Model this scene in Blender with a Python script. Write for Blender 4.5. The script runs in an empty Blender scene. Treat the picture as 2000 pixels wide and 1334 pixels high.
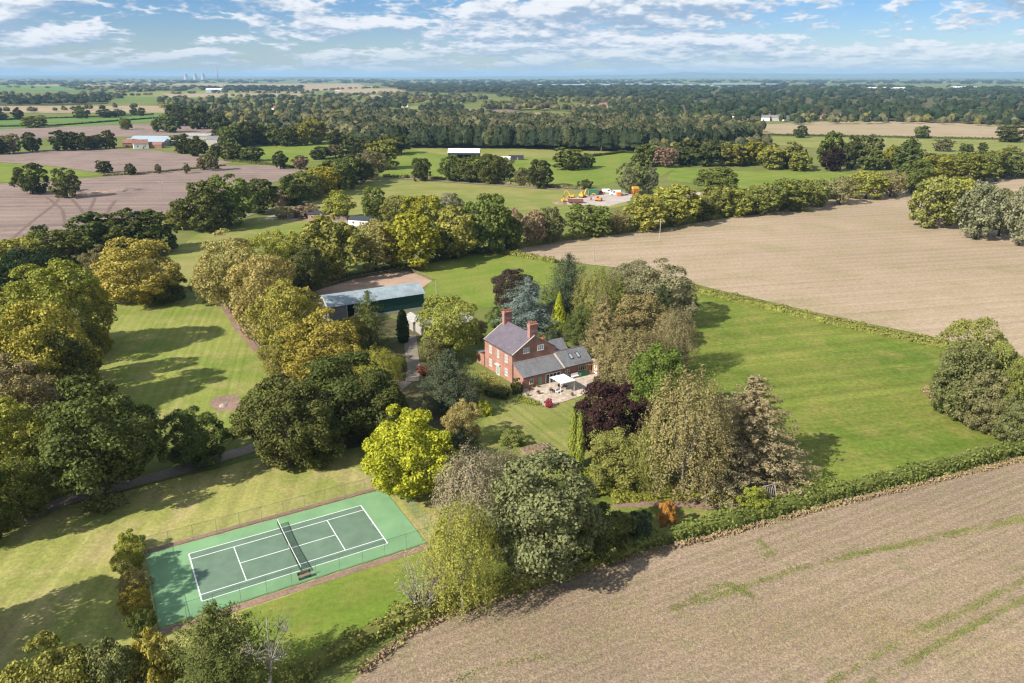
import bpy, bmesh, math, random
import numpy as np
from mathutils import Vector, Matrix
from mathutils.geometry import tessellate_polygon

# ------------------------------------------------------------------ camera, sky, sun, exposure
SC = bpy.context.scene
COL = SC.collection
FPX, CAMH, HOR = 1455.0, 59.9, 149.0            # focal length in photo pixels, camera height, horizon row
TH = math.atan((667.0 - HOR) / FPX)
cam = bpy.data.cameras.new('camera'); camo = bpy.data.objects.new('camera', cam); COL.objects.link(camo)
cam.sensor_width = 36.0; cam.lens = 36.0 * FPX / 2000.0
cam.clip_start = 1.0; cam.clip_end = 120000.0
camo.location = (0, 0, CAMH); camo.rotation_euler = (math.pi / 2 - TH, 0, 0)
SC.camera = camo

SUN_EL, SUN_AZ = math.radians(35.5), math.radians(35)   # SUN_AZ: shadows fall this far from +x towards +y
sd = Vector((-math.cos(SUN_AZ) * math.cos(SUN_EL), -math.sin(SUN_AZ) * math.cos(SUN_EL), math.sin(SUN_EL)))
sun = bpy.data.lights.new('sun', 'SUN'); suno = bpy.data.objects.new('sun', sun); COL.objects.link(suno)
sun.energy = 5.0; sun.angle = math.radians(0.55); sun.color = (1.0, 0.945, 0.86)
suno.rotation_euler = sd.to_track_quat('Z', 'Y').to_euler()

SC.view_settings.view_transform = 'Standard'; SC.view_settings.look = 'None'
SC.view_settings.gamma = 1.0; SC.view_settings.exposure = 0.74
SC.render.engine = 'CYCLES'
cy = SC.cycles
cy.use_denoising = True; cy.denoiser = 'OPENIMAGEDENOISE'; cy.denoising_input_passes = 'RGB_ALBEDO_NORMAL'
cy.max_bounces = 5; cy.diffuse_bounces = 2; cy.glossy_bounces = 2; cy.transmission_bounces = 2
cy.transparent_max_bounces = 8; cy.volume_bounces = 0; cy.caustics_reflective = False; cy.caustics_refractive = False
cy.use_adaptive_sampling = True; cy.adaptive_threshold = 0.015
cy.volume_step_rate = 1.0; cy.pixel_filter_type = 'BLACKMAN_HARRIS'; cy.filter_width = 1.3


class NT:
    """small node-tree helper"""
    def __init__(s, tree): s.t = tree; s.t.nodes.clear()
    def n(s, typ, ins=None, **props):
        nd = s.t.nodes.new(typ)
        for k, v in props.items(): setattr(nd, k, v)
        for k, v in (ins or {}).items():
            if isinstance(v, bpy.types.NodeSocket): s.t.links.new(v, nd.inputs[k])
            else: nd.inputs[k].default_value = v
        return nd
    def math(s, op, a, b=0.0, clamp=False):
        return s.n('ShaderNodeMath', {0: a, 1: b}, operation=op, use_clamp=clamp).outputs[0]
    def mix(s, f, a, b, bt='MIX'):
        return s.n('ShaderNodeMix', {0: f, 6: a, 7: b}, data_type='RGBA', blend_type=bt, clamp_factor=True).outputs[2]
    def ramp(s, v, lo, hi, a=0.0, b=1.0):
        return s.n('ShaderNodeMapRange', {0: v, 1: lo, 2: hi, 3: a, 4: b}, interpolation_type='SMOOTHSTEP').outputs[0]
    def lin(s, v, lo, hi, a=0.0, b=1.0):
        return s.n('ShaderNodeMapRange', {0: v, 1: lo, 2: hi, 3: a, 4: b}).outputs[0]
    def noise(s, vec, scale, detail=3.0, rough=0.55, dist=0.0):
        return s.n('ShaderNodeTexNoise', {'Vector': vec, 'Scale': scale, 'Detail': detail, 'Roughness': rough, 'Distortion': dist}).outputs[0]


world = bpy.data.worlds.new('World'); SC.world = world; world.use_nodes = True
world.cycles.sampling_method = 'MANUAL'; world.cycles.sample_map_resolution = 512
w = NT(world.node_tree)
sky = w.n('ShaderNodeTexSky', sky_type='NISHITA', sun_disc=False, sun_elevation=SUN_EL,
          sun_rotation=math.atan2(sd.x, sd.y), altitude=60.0, air_density=1.0, dust_density=0.35, ozone_density=2.2)
dirv = w.n('ShaderNodeTexCoord').outputs['Generated']
sep = w.n('ShaderNodeSeparateXYZ', {0: dirv})
DX, DY, DZ = sep.outputs
az = w.math('ARCTAN2', DX, DY)
el = w.math('MAXIMUM', DZ, 0.0)
elog = w.math('LOGARITHM', w.math('ADD', el, 0.055), 2.718)


def cloud_field(du, dv):
    u = w.math('MULTIPLY', w.math('ADD', az, du), 14.5)
    v = w.math('MULTIPLY', w.math('ADD', elog, dv), 5.4)
    vec = w.n('ShaderNodeCombineXYZ', {0: u, 1: v, 2: 3.7}).outputs[0]
    big = w.noise(vec, 0.27, 2.0, 0.55)
    puff = w.noise(vec, 1.05, 6.0, 0.57)
    bil = w.math('ABSOLUTE', w.math('SUBTRACT', w.noise(vec, 2.7, 2.0, 0.5), 0.5))
    return w.math('SUBTRACT', w.math('ADD', w.math('MULTIPLY', big, 0.62), w.math('MULTIPLY', puff, 0.62)), w.math('MULTIPLY', bil, 0.42))


c0 = cloud_field(0.0, 0.0)
c1 = cloud_field(-0.006, 0.085)                     # the same field a little higher and sunward: thinner there = lit top
cover = w.ramp(c0, 0.515, 0.60)
lit = w.ramp(w.math('SUBTRACT', c0, c1), -0.10, 0.12)
cloudcol = w.mix(lit, (4.4, 5.9, 8.0, 1), (11.2, 11.4, 11.9, 1))
thin = w.math('MULTIPLY', w.ramp(el, 0.0, 0.045, 0.45, 0.97), cover)
tint = w.mix(1.0, sky.outputs[0], w.mix(w.ramp(el, 0.0, 0.09), (1.06, 1.19, 1.42, 1), (0.62, 0.92, 1.42, 1)), 'MULTIPLY')
skyc = w.mix(thin, tint, cloudcol)
bg = w.n('ShaderNodeBackground', {'Color': skyc, 'Strength': 0.050})
w.t.links.new(bg.outputs[0], w.n('ShaderNodeOutputWorld').inputs[0])


# ------------------------------------------------------------------ helpers
def G(px, py, z=0.0):
    """photo pixel -> world point on the horizontal plane at height z"""
    yc = (667.0 - py) / FPX; xc = (px - 1000.0) / FPX
    dy = math.cos(TH) + yc * math.sin(TH); dz = -math.sin(TH) + yc * math.cos(TH)
    t = (z - CAMH) / dz
    return Vector((xc * t, dy * t, z))


def depth(p): return p.y * math.cos(TH) - (p.z - CAMH) * math.sin(TH)
def R(a, b): return random.uniform(a, b)


def tag(o, label=None, cat=None, group=None, kind=None):
    if label: o['label'] = label
    if cat: o['category'] = cat
    if group: o['group'] = group
    if kind: o['kind'] = kind
    return o


def link(name, me, parent=None, loc=None, rz=0.0):
    o = bpy.data.objects.new(name, me); COL.objects.link(o)
    if parent: o.parent = parent
    if loc is not None: o.location = loc
    if rz: o.rotation_euler = (0, 0, rz)
    return o


def empty(name, loc, rz=0.0, label=None, cat=None, group=None):
    o = link(name, None, None, loc, rz); o.empty_display_size = 0.5
    return tag(o, label, cat, group)


class MB:
    """collects boxes, bars and polygons, then links them as one mesh object"""
    def __init__(s): s.v = []; s.f = []
    def poly(s, pts):
        n = len(s.v); s.v += [tuple(p) for p in pts]; s.f.append(tuple(range(n, n + len(pts)))); return s
    def hexa(s, b, t):
        n = len(s.v); s.v += [tuple(p) for p in b] + [tuple(p) for p in t]; k = len(b)
        s.f.append(tuple(n + i for i in reversed(range(k)))); s.f.append(tuple(n + k + i for i in range(k)))
        for i in range(k): s.f.append((n + i, n + (i + 1) % k, n + k + (i + 1) % k, n + k + i))
        return s
    def box(s, x0, x1, y0, y1, z0, z1):
        return s.hexa([(x0, y0, z0), (x1, y0, z0), (x1, y1, z0), (x0, y1, z0)], [(x0, y0, z1), (x1, y0, z1), (x1, y1, z1), (x0, y1, z1)])
    def tube(s, pts, rad, sides=6):
        """tapered tube through pts with one radius per point"""
        n0 = len(s.v); pts = [Vector(p) for p in pts]
        for i, p in enumerate(pts):
            d = (pts[min(i + 1, len(pts) - 1)] - pts[max(i - 1, 0)])
            d = d.normalized() if d.length > 1e-6 else Vector((0, 0, 1))
            a = d.orthogonal().normalized() if abs(d.z) < 0.95 else Vector((1, 0, 0)); b = d.cross(a).normalized(); a = b.cross(d)
            r = rad[i] if isinstance(rad, (list, tuple)) else rad
            for k in range(sides):
                t = 2 * math.pi * k / sides
                s.v.append(tuple(p + a * (r * math.cos(t)) + b * (r * math.sin(t))))
        for i in range(len(pts) - 1):
            for k in range(sides):
                q = n0 + i * sides
                s.f.append((q + k, q + (k + 1) % sides, q + sides + (k + 1) % sides, q + sides + k))
        s.f.append(tuple(n0 + k for k in reversed(range(sides)))); e = n0 + (len(pts) - 1) * sides
        s.f.append(tuple(e + k for k in range(sides)))
        return s
    def sheet(s, pts):
        """flat concave polygon, triangulated"""
        n = len(s.v); s.v += [tuple(p) for p in pts]
        for t in tessellate_polygon([[Vector(p) for p in pts]]):
            a, b, c = [Vector(pts[i]) for i in t]
            t = t if (b - a).cross(c - a).z > 0 else t[::-1]
            s.f.append(tuple(n + i for i in t))
        return s
    def mesh(s, name, m, smooth=False):
        me = bpy.data.meshes.new(name); me.from_pydata(s.v, [], s.f)
        if m: me.materials.append(m)
        if smooth: me.polygons.foreach_set('use_smooth', [True] * len(me.polygons))
        return me
    def build(s, name, m, parent=None, loc=None, rz=0.0, smooth=False):
        return link(name, s.mesh(name, m, smooth), parent, loc, rz)


def prin(name, col, rough=0.8, metal=0.0, var=0.15, scale=1.5, bump=0.0, spec=0.25):
    """painted or natural surface: colour with soft mottling in object space"""
    m = bpy.data.materials.new(name); m.use_nodes = True; t = NT(m.node_tree)
    pos = t.n('ShaderNodeTexCoord').outputs['Object']
    nz = t.noise(pos, scale, 5.0, 0.6)
    f = t.lin(nz, 0.25, 0.75, 1 - var, 1 + var)
    c = t.n('ShaderNodeVectorMath', {0: col, 3: f}, operation='SCALE').outputs[0]
    b = t.n('ShaderNodeBsdfPrincipled', {'Base Color': c, 'Roughness': rough, 'Metallic': metal, 'Specular IOR Level': spec})
    if bump:
        bp = t.n('ShaderNodeBump', {'Strength': bump, 'Distance': 0.05, 'Height': t.noise(pos, scale * 8, 4.0)})
        t.t.links.new(bp.outputs[0], b.inputs['Normal'])
    t.t.links.new(b.outputs[0], t.n('ShaderNodeOutputMaterial').inputs[0])
    return m


def field_mat(name, c1, c2, c3, big=0.02, mid=0.12, fine=1.6, finev=0.25, stripe=None, weed=None, bump=0.6, speck=0.0):
    """ground cover: three colours mixed by world-space noise, optional working lines (angle, width, strength), optional weeds"""
    m = bpy.data.materials.new(name); m.use_nodes = True; t = NT(m.node_tree)
    pos = t.n('ShaderNodeNewGeometry').outputs['Position']
    nb = t.noise(pos, big, 4.0, 0.6); nm = t.noise(pos, mid, 5.0, 0.65, 0.4)
    col = t.mix(t.ramp(nb, 0.36, 0.64), c1 + (1,), c2 + (1,))
    col = t.mix(t.ramp(nm, 0.42, 0.72, 0.0, 0.85), col, c3 + (1,))
    if stripe:
        ang, wid, st = stripe
        sp = t.n('ShaderNodeSeparateXYZ', {0: pos})
        d = t.math('ADD', t.math('MULTIPLY', sp.outputs[0], -math.sin(ang)), t.math('MULTIPLY', sp.outputs[1], math.cos(ang)))
        e = t.math('ADD', t.math('MULTIPLY', sp.outputs[0], math.cos(ang)), t.math('MULTIPLY', sp.outputs[1], math.sin(ang)))
        dv = t.n('ShaderNodeCombineXYZ', {0: t.math('DIVIDE', d, wid), 1: t.math('MULTIPLY', e, 0.012 / max(wid, 0.3)), 2: 0.0}).outputs[0]
        ln = t.noise(dv, 1.0, 3.0, 0.6)
        wv = t.math('SINE', t.math('ADD', t.math('MULTIPLY', d, 2 * math.pi / (wid * 2.6)), t.math('MULTIPLY', nm, 2.0)))
        f = t.math('ADD', t.lin(ln, 0.25, 0.75, 1 - st, 1 + st), t.math('MULTIPLY', wv, st * 0.35))
        col = t.n('ShaderNodeVectorMath', {0: col, 3: f}, operation='SCALE').outputs[0]
    if weed:
        wc, th, ws = weed
        nw = t.noise(pos, ws, 6.0, 0.7)
        col = t.mix(t.ramp(nw, th, th + 0.1, 0.0, 0.8), col, wc + (1,))
    nf = t.noise(pos, fine, 3.0, 0.7)
    f = t.lin(nf, 0.25, 0.75, 1 - finev, 1 + finev)
    col = t.n('ShaderNodeVectorMath', {0: col, 3: f}, operation='SCALE').outputs[0]
    if speck:
        vs = t.noise(pos, fine * 2.3, 2.0, 0.8)
        col = t.n('ShaderNodeVectorMath', {0: col, 3: t.ramp(vs, 0.36, 0.66, 1 - speck, 1 + speck)}, operation='SCALE').outputs[0]
    b = t.n('ShaderNodeBsdfPrincipled', {'Base Color': col, 'Roughness': 0.95, 'Specular IOR Level': 0.08})
    if bump:
        bp = t.n('ShaderNodeBump', {'Strength': bump, 'Distance': 0.12, 'Height': nf})
        t.t.links.new(bp.outputs[0], b.inputs['Normal'])
    t.t.links.new(b.outputs[0], t.n('ShaderNodeOutputMaterial').inputs[0])
    return m


def foliage_mat(name, src='object', tr=0.22, lo=0.62, hi=1.35):
    """leaves: colour of the plant (object colour or vertex colour), autumn patches (alpha), each leaf a little different"""
    m = bpy.data.materials.new(name); m.use_nodes = True; t = NT(m.node_tree)
    if src == 'object':
        oi = t.n('ShaderNodeObjectInfo'); col, alpha = oi.outputs['Color'], oi.outputs['Alpha']
        pos = t.n('ShaderNodeTexCoord').outputs['Object']
        vec = t.n('ShaderNodeVectorMath', {0: pos, 1: oi.outputs['Location']}, operation='ADD').outputs[0]
    else:
        at = t.n('ShaderNodeAttribute', attribute_name='tint'); col, alpha = at.outputs['Color'], at.outputs['Alpha']
        vec = t.n('ShaderNodeNewGeometry').outputs['Position']
    rnd = t.n('ShaderNodeNewGeometry').outputs['Random Per Island']
    nz = t.noise(vec, 0.33, 3.0, 0.6)
    k = t.math('ADD', t.math('MULTIPLY', nz, 1.3), t.math('MULTIPLY', rnd, 0.35))
    aut = t.ramp(t.math('ADD', k, alpha), 1.28, 1.75)
    c = t.mix(aut, col, (0.30, 0.205, 0.062, 1))
    f = t.math('MULTIPLY', t.lin(rnd, 0.0, 1.0, lo, hi), t.lin(nz, 0.25, 0.75, 0.82, 1.18))
    c = t.n('ShaderNodeVectorMath', {0: c, 3: f}, operation='SCALE').outputs[0]
    d = t.n('ShaderNodeBsdfDiffuse', {'Color': c})
    tl = t.n('ShaderNodeBsdfTranslucent', {'Color': t.mix(1.0, c, (1.25, 1.2, 0.5, 1), 'MULTIPLY')})
    mx = t.n('ShaderNodeMixShader', {0: tr, 1: d.outputs[0], 2: tl.outputs[0]})
    t.t.links.new(mx.outputs[0], t.n('ShaderNodeOutputMaterial').inputs[0])
    return m


M_LEAF = foliage_mat('foliage')
M_FAR = foliage_mat('far_foliage', 'tint', 0.15, 0.85, 1.14)
M_BARK = prin('bark', (0.10, 0.08, 0.06), 0.95, 0, 0.35, 2.0, 0.4)
M_PALEBARK = prin('pale_bark', (0.33, 0.30, 0.26), 0.95, 0, 0.35, 2.0, 0.3)
STUB = (0.46, 0.345, 0.245)
MF = {
 'ground': field_mat('meadow', (0.110, 0.145, 0.030), (0.150, 0.170, 0.042), (0.19, 0.175, 0.065), 0.006, 0.05, 1.2, 0.25),
 'lawn': field_mat('mown_lawn', (0.150, 0.200, 0.036), (0.230, 0.250, 0.058), (0.30, 0.265, 0.10), 0.035, 0.16, 1.7, 0.24, (math.radians(104), 0.75, 0.15)),
 'garden': field_mat('garden_lawn', (0.140, 0.175, 0.036), (0.205, 0.215, 0.058), (0.26, 0.225, 0.085), 0.05, 0.14, 1.8, 0.22, (math.radians(118), 0.8, 0.16)),
 'rough': field_mat('rough_grass', (0.205, 0.232, 0.052), (0.305, 0.288, 0.090), (0.385, 0.310, 0.145), 0.04, 0.11, 1.6, 0.28, (math.radians(97), 1.5, 0.16)),
 'green': field_mat('green_pasture', (0.100, 0.148, 0.020), (0.160, 0.184, 0.033), (0.205, 0.192, 0.050), 0.035, 0.16, 1.1, 0.36, (math.radians(15), 2.4, 0.2), ((0.20, 0.205, 0.06), 0.60, 0.35)),
 'bright': field_mat('bright_pasture', (0.124, 0.186, 0.025), (0.168, 0.208, 0.036), (0.212, 0.210, 0.052), 0.03, 0.10, 1.2, 0.22, (math.radians(30), 3.0, 0.10)),
 'pale': field_mat('pale_pasture', (0.165, 0.195, 0.042), (0.225, 0.22, 0.065), (0.265, 0.235, 0.09), 0.015, 0.06, 1.2, 0.18, (math.radians(10), 5.0, 0.10)),
 'stubble': field_mat('stubble', (0.290, 0.215, 0.146), (0.235, 0.174, 0.118), (0.225, 0.188, 0.104), 0.022, 0.30, 2.1, 0.34, (math.radians(27), 0.55, 0.15), ((0.15, 0.165, 0.05), 0.66, 0.11), 0.9, 0.24),
 'stubble_up': field_mat('stubble_upper', (0.365, 0.278, 0.188), (0.315, 0.240, 0.160), (0.275, 0.225, 0.122), 0.009, 0.04, 0.9, 0.22, (math.radians(13), 2.0, 0.13), ((0.20, 0.19, 0.075), 0.62, 0.02), 0.4, 0.12),
 'soil': field_mat('tilled_soil', (0.262, 0.196, 0.160), (0.225, 0.167, 0.138), (0.178, 0.134, 0.113), 0.008, 0.05, 0.8, 0.18, (math.radians(4), 4.0, 0.20), None, 0.3),
 'tan': field_mat('tan_field', (0.35, 0.265, 0.175), (0.315, 0.245, 0.15), (0.265, 0.225, 0.115), 0.004, 0.02, 0.5, 0.12, (math.radians(8), 8.0, 0.10), None, 0.0),
 'strip_green': field_mat('winter_crop', (0.095, 0.180, 0.040), (0.12, 0.195, 0.046), (0.14, 0.19, 0.055), 0.004, 0.02, 0.5, 0.1, None, None, 0.0),
 'sand': field_mat('arena_sand', (0.42, 0.29, 0.205), (0.37, 0.255, 0.185), (0.32, 0.225, 0.17), 0.05, 0.2, 1.6, 0.14),
 'gravel': field_mat('gravel', (0.37, 0.315, 0.26), (0.31, 0.26, 0.215), (0.24, 0.20, 0.165), 0.08, 0.3, 2.5, 0.25),
 'palegravel': field_mat('pale_gravel', (0.46, 0.40, 0.35), (0.40, 0.34, 0.30), (0.33, 0.28, 0.24), 0.08, 0.3, 2.5, 0.2),
 'darksoil': field_mat('damp_soil', (0.175, 0.120, 0.10), (0.15, 0.105, 0.088), (0.20, 0.14, 0.12), 0.1, 0.4, 2.5, 0.2),
 'track': field_mat('stony_track', (0.27, 0.225, 0.185), (0.215, 0.18, 0.15), (0.18, 0.165, 0.10), 0.06, 0.3, 2.5, 0.25),
 'earth': field_mat('bare_earth', (0.24, 0.155, 0.12), (0.30, 0.195, 0.15), (0.18, 0.13, 0.10), 0.1, 0.4, 2.5, 0.3),
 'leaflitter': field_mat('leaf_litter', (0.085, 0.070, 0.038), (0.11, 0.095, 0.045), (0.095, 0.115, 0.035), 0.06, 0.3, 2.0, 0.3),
}

# ------------------------------------------------------------------ the ground and its fields
g = MB(); S = 60000.0
g.sheet([(-S, -400, 0), (S, -400, 0), (S, 44000, 0), (-S, 44000, 0)])
tag(g.build('ground', MF['ground']), 'grassland of the open countryside', kind='structure')


def field(name, mat, pts, z, label, wob=0.25):
    """sheet with an uneven edge from photo pixels on the ground"""
    P = [G(x, min(max(y, 149.9), 1600), 0) for x, y in pts]; out = []
    for i, p in enumerate(P):
        q = P[(i + 1) % len(P)]; L = (q - p).length; n = max(1, min(14, int(L / 6)))
        for k in range(n):
            c = p.lerp(q, k / n); j = wob * min(3.0, max(1.0, c.y / 150)) if k else 0
            out.append((c.x + R(-j, j), c.y + R(-j, j), z))
    return tag(MB().sheet(out).build(name, MF[mat]), label, kind='structure')


random.seed(11)
FIELDS = [
 # far farmland, thin strips seen at a grazing angle (x0, x1, y0 far, y1 near, cover)
 (-300, 130, 167, 173, 'pale'), (60, 420, 163, 167.5, 'tan'), (-300, 170, 168.5, 178, 'strip_green'), (260, 560, 178, 184, 'pale'), (180, 420, 181, 190, 'pale'),
 (390, 720, 163.5, 170, 'tan'), (560, 720, 168, 178, 'tan'), (330, 600, 182.5, 190.5, 'tan'), (470, 620, 176, 181, 'tan'), (220, 480, 190, 195, 'strip_green'),
 (-300, 90, 203, 209, 'pale'), (-300, 330, 207, 221, 'tan'), (650, 790, 173, 184, 'tan'), (700, 800, 186, 191, 'tan'),
 (1120, 1260, 205, 214, 'tan'), (900, 1010, 214, 222, 'soil'), (1330, 1420, 206, 213, 'tan'), (930, 1060, 221, 229, 'tan'), (1150, 1290, 184, 187, 'tan'), (1440, 1560, 214, 228, 'strip_green'),
 (980, 1120, 196, 200, 'pale'), (760, 900, 208, 214, 'pale'), (1010, 1140, 210, 215, 'tan'), (860, 960, 226, 232, 'pale'), (1180, 1300, 219, 224, 'pale'), (800, 960, 190, 194, 'tan'), (1290, 1420, 199, 203, 'pale'), (1560, 1700, 205, 209, 'strip_green'), (480, 640, 199, 204, 'pale'), (600, 720, 206, 211, 'tan'), (1860, 1990, 214, 219, 'tan'), (1700, 1830, 176, 181, 'tan'), (1840, 2100, 172, 178, 'pale'),
]
for i, (x0, x1, y0, y1, c) in enumerate(FIELDS):
    sk = R(-.25, .25) * (x1 - x0)
    field('far_field', c, [(x0, y1 + R(-1, 1)), (x1, y1 + R(-1.5, .5)), (x1 + sk * .4, y0), (x0 + sk * .4, y0 + R(0, .8))], 0.30 + 0.02 * i, 'far field strip near the horizon', 3.0)
field('field', 'tan', [(1440, 246), (1600, 238), (1800, 237), (1950, 245), (2200, 258), (2250, 280), (2000, 273), (1700, 268), (1490, 264)], 0.20, 'wide tan field beyond the tree belt on the right')
field('field', 'pale', [(1490, 267), (1700, 270), (2000, 275), (2250, 283), (2250, 320), (2000, 305), (1800, 300), (1600, 290), (1480, 280)], 0.16, 'yellowish rough pasture below the wide tan field')
field('field', 'strip_green', [(-300, 246), (0, 235), (150, 230), (310, 223), (312, 229), (200, 236), (0, 243.5), (-300, 254)], 0.18, 'upper green crop strip beyond the pink fields')
field('field', 'strip_green', [(-300, 262), (0, 246), (120, 244), (240, 236), (312, 231), (310, 237), (180, 246), (60, 250), (-300, 272)], 0.17, 'lower green crop strip beyond the pink fields')
field('field', 'soil', [(-300, 280), (0, 252), (120, 247.5), (270, 243), (400, 238), (440, 248), (400, 261), (250, 268), (0, 272), (-300, 296)], 0.15, 'pinkish tilled field below the green strips')
field('field', 'soil', [(-300, 330), (0, 300), (100, 294), (190, 290), (300, 294), (400, 307), (455, 318), (320, 333), (210, 340), (90, 323), (0, 317), (-300, 342)], 0.13, 'pinkish tilled field below the distant farm')
field('field', 'bright', [(-300, 344), (0, 318), (90, 324), (205, 341), (60, 355), (0, 357), (-300, 385)], 0.12, 'bright green wedge of pasture between the pink fields')
field('field', 'soil', [(-300, 388), (0, 359), (200, 346), (300, 338), (440, 324), (540, 323), (600, 332), (520, 362), (400, 400), (345, 420), (250, 435), (100, 470), (0, 478), (-300, 520)], 0.11, 'large pinkish tilled field with wheel tracks and two oaks')
field('field', 'bright', [(445, 298), (470, 284), (560, 276), (650, 272), (720, 288), (700, 300), (640, 312), (570, 322), (520, 318), (440, 312)], 0.10, 'green pasture in front of the tree belt')
field('field', 'bright', [(735, 316), (800, 293), (950, 287), (1120, 289), (1230, 300), (1330, 325), (1290, 345), (1150, 364), (1060, 366), (900, 355), (745, 348)], 0.10, 'green pasture around the white-roofed barn')
field('field', 'pale', [(800, 291), (950, 286), (1120, 288), (1210, 297), (1080, 310), (960, 305), (860, 302)], 0.12, 'yellow-green strip of pasture behind the white-roofed barn')
field('field', 'bright', [(1300, 352), (1320, 328), (1440, 334), (1640, 336), (1680, 348), (1560, 362), (1440, 372), (1380, 362)], 0.10, 'narrow bright pasture behind the hedge trees')
field('field', 'pale', [(585, 412), (640, 376), (725, 351), (800, 352), (950, 362), (1100, 372), (1200, 374), (1230, 400), (1090, 430), (1000, 445), (800, 440), (600, 425)], 0.08, 'yellow-green meadow below the farm track')
field('field', 'pale', [(325, 500), (400, 448), (470, 430), (560, 424), (640, 428), (660, 450), (560, 480), (400, 520), (365, 560), (330, 550)], 0.07, 'pale paddock beside the stables')
field('field', 'stubble_up', [(960, 489), (1100, 470), (1250, 452), (1480, 418), (1680, 378), (1800, 350), (1900, 335), (2060, 322), (2500, 300), (2500, 830), (1985, 694), (1830, 660), (1600, 612), (1400, 566), (1340, 550), (1200, 522), (1080, 508)], 0.06, 'large tan stubble field behind the garden trees')
field('field', 'bright', [(770, 530), (900, 503), (970, 494), (1085, 514), (1120, 560), (1060, 600), (870, 600), (826, 575), (838, 552)], 0.05, 'bright green paddock behind the farmhouse')
field('field', 'green', [(1250, 580), (1350, 560), (1500, 605), (1660, 640), (1840, 678), (1825, 750), (1818, 772), (1850, 805), (1965, 858), (1700, 928), (1530, 972), (1380, 975), (1260, 820)], 0.04, 'wide green field right of the garden trees')
field('margin', 'tan', [(1806, 762), (1820, 775), (1855, 808), (1965, 856), (2010, 850), (1990, 800), (1900, 770)], 0.07, 'dry grass margin below the clump on the right', 0.5)
field('field', 'lawn', [(195, 590), (330, 584), (428, 584), (470, 640), (530, 712), (560, 800), (470, 852), (330, 830), (120, 770), (150, 640)], 0.05, 'mown lawn with fine stripes between the avenue and the left wood')
field('lawn', 'rough', [(-400, 1130), (-60, 1010), (150, 985), (500, 895), (760, 850), (880, 900), (860, 1000), (850, 1100), (900, 1190), (690, 1265), (560, 1345), (560, 1500), (-500, 1500)], 0.03, 'rough mown grass around the tennis court')
field('lawn', 'bright', [(470, 1195), (560, 1165), (700, 1115), (825, 1070), (850, 1110), (800, 1195), (700, 1250), (570, 1330), (500, 1334)], 0.05, 'bright green grass strip between the court and the field hedge', 0.6)
field('lawn', 'garden', [(930, 830), (1005, 775), (1060, 790), (1175, 755), (1240, 800), (1200, 960), (1000, 960), (940, 900)], 0.05, 'striped garden lawn in front of the patio')
field('lawn', 'garden', [(1180, 990), (1300, 975), (1440, 975), (1500, 990), (1330, 1035), (1230, 1065), (1150, 1060)], 0.05, 'small lawn below the clipped garden hedge')
field('bed', 'earth', [(1195, 985), (1290, 978), (1440, 982), (1470, 992), (1380, 995), (1300, 989), (1200, 992)], 0.07, 'reddish bare soil bed below the clipped hedge')
field('field', 'stubble', [(560, 1500), (690, 1330), (800, 1236), (880, 1196), (1010, 1152), (1150, 1108), (1250, 1080), (1400, 1044), (1600, 990), (1800, 942), (2000, 893), (2500, 790), (2700, 1500)], 0.04, 'tan stubble field in the foreground with green weed lines')
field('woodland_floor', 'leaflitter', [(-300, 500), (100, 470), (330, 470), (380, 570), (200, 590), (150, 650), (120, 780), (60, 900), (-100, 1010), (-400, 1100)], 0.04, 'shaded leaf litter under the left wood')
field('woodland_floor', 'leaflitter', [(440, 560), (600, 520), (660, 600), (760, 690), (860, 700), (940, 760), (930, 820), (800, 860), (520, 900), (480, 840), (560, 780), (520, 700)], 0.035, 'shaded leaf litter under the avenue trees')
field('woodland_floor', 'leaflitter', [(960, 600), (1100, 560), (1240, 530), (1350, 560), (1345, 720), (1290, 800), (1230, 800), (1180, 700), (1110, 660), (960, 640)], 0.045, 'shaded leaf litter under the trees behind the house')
field('path', 'earth', [(424, 584), (432, 584), (470, 635), (505, 680), (535, 705), (528, 722), (498, 690), (455, 640)], 0.08, 'reddish soil strip along the avenue', 0.1)
field('arena', 'sand', [(585, 588), (612, 570), (690, 546), (760, 534), (796, 529), (844, 549), (826, 562), (700, 600), (640, 605)], 0.08, 'sandy riding arena behind the barn')
field('yard', 'palegravel', [(1085, 396), (1130, 384), (1160, 379), (1236, 377), (1232, 392), (1190, 403), (1110, 400)], 0.12, 'pale gravel yard with machinery')
field('drive', 'leaflitter', [(640, 640), (800, 620), (830, 650), (800, 690), (830, 740), (800, 742), (785, 700), (760, 690), (690, 670)], 0.07, 'gravel farmyard and drive beside the barn')  # gravel under dark leaf-litter cover; the yard's shade is put into this colour
field('yard', 'gravel', [(500, 428), (560, 416), (640, 424), (760, 434), (750, 446), (640, 434), (560, 428)], 0.11, 'pale yard in front of the stables')


def strip(name, mat, pts, wid, z, label):
    P = [G(*p) for p in pts]; L = []; Rr = []
    for i, p in enumerate(P):
        d = (P[min(i + 1, len(P) - 1)] - P[max(i - 1, 0)]).normalized(); n = Vector((-d.y, d.x, 0))
        L.append(tuple(p + n * wid / 2 * R(.85, 1.15) + Vector((0, 0, z)))); Rr.append(tuple(p - n * wid / 2 * R(.85, 1.15) + Vector((0, 0, z))))
    b = MB()
    for i in range(len(P) - 1): b.poly([Rr[i], Rr[i + 1], L[i + 1], L[i]])
    return tag(b.build(name, MF[mat]), label, kind='structure')


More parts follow.
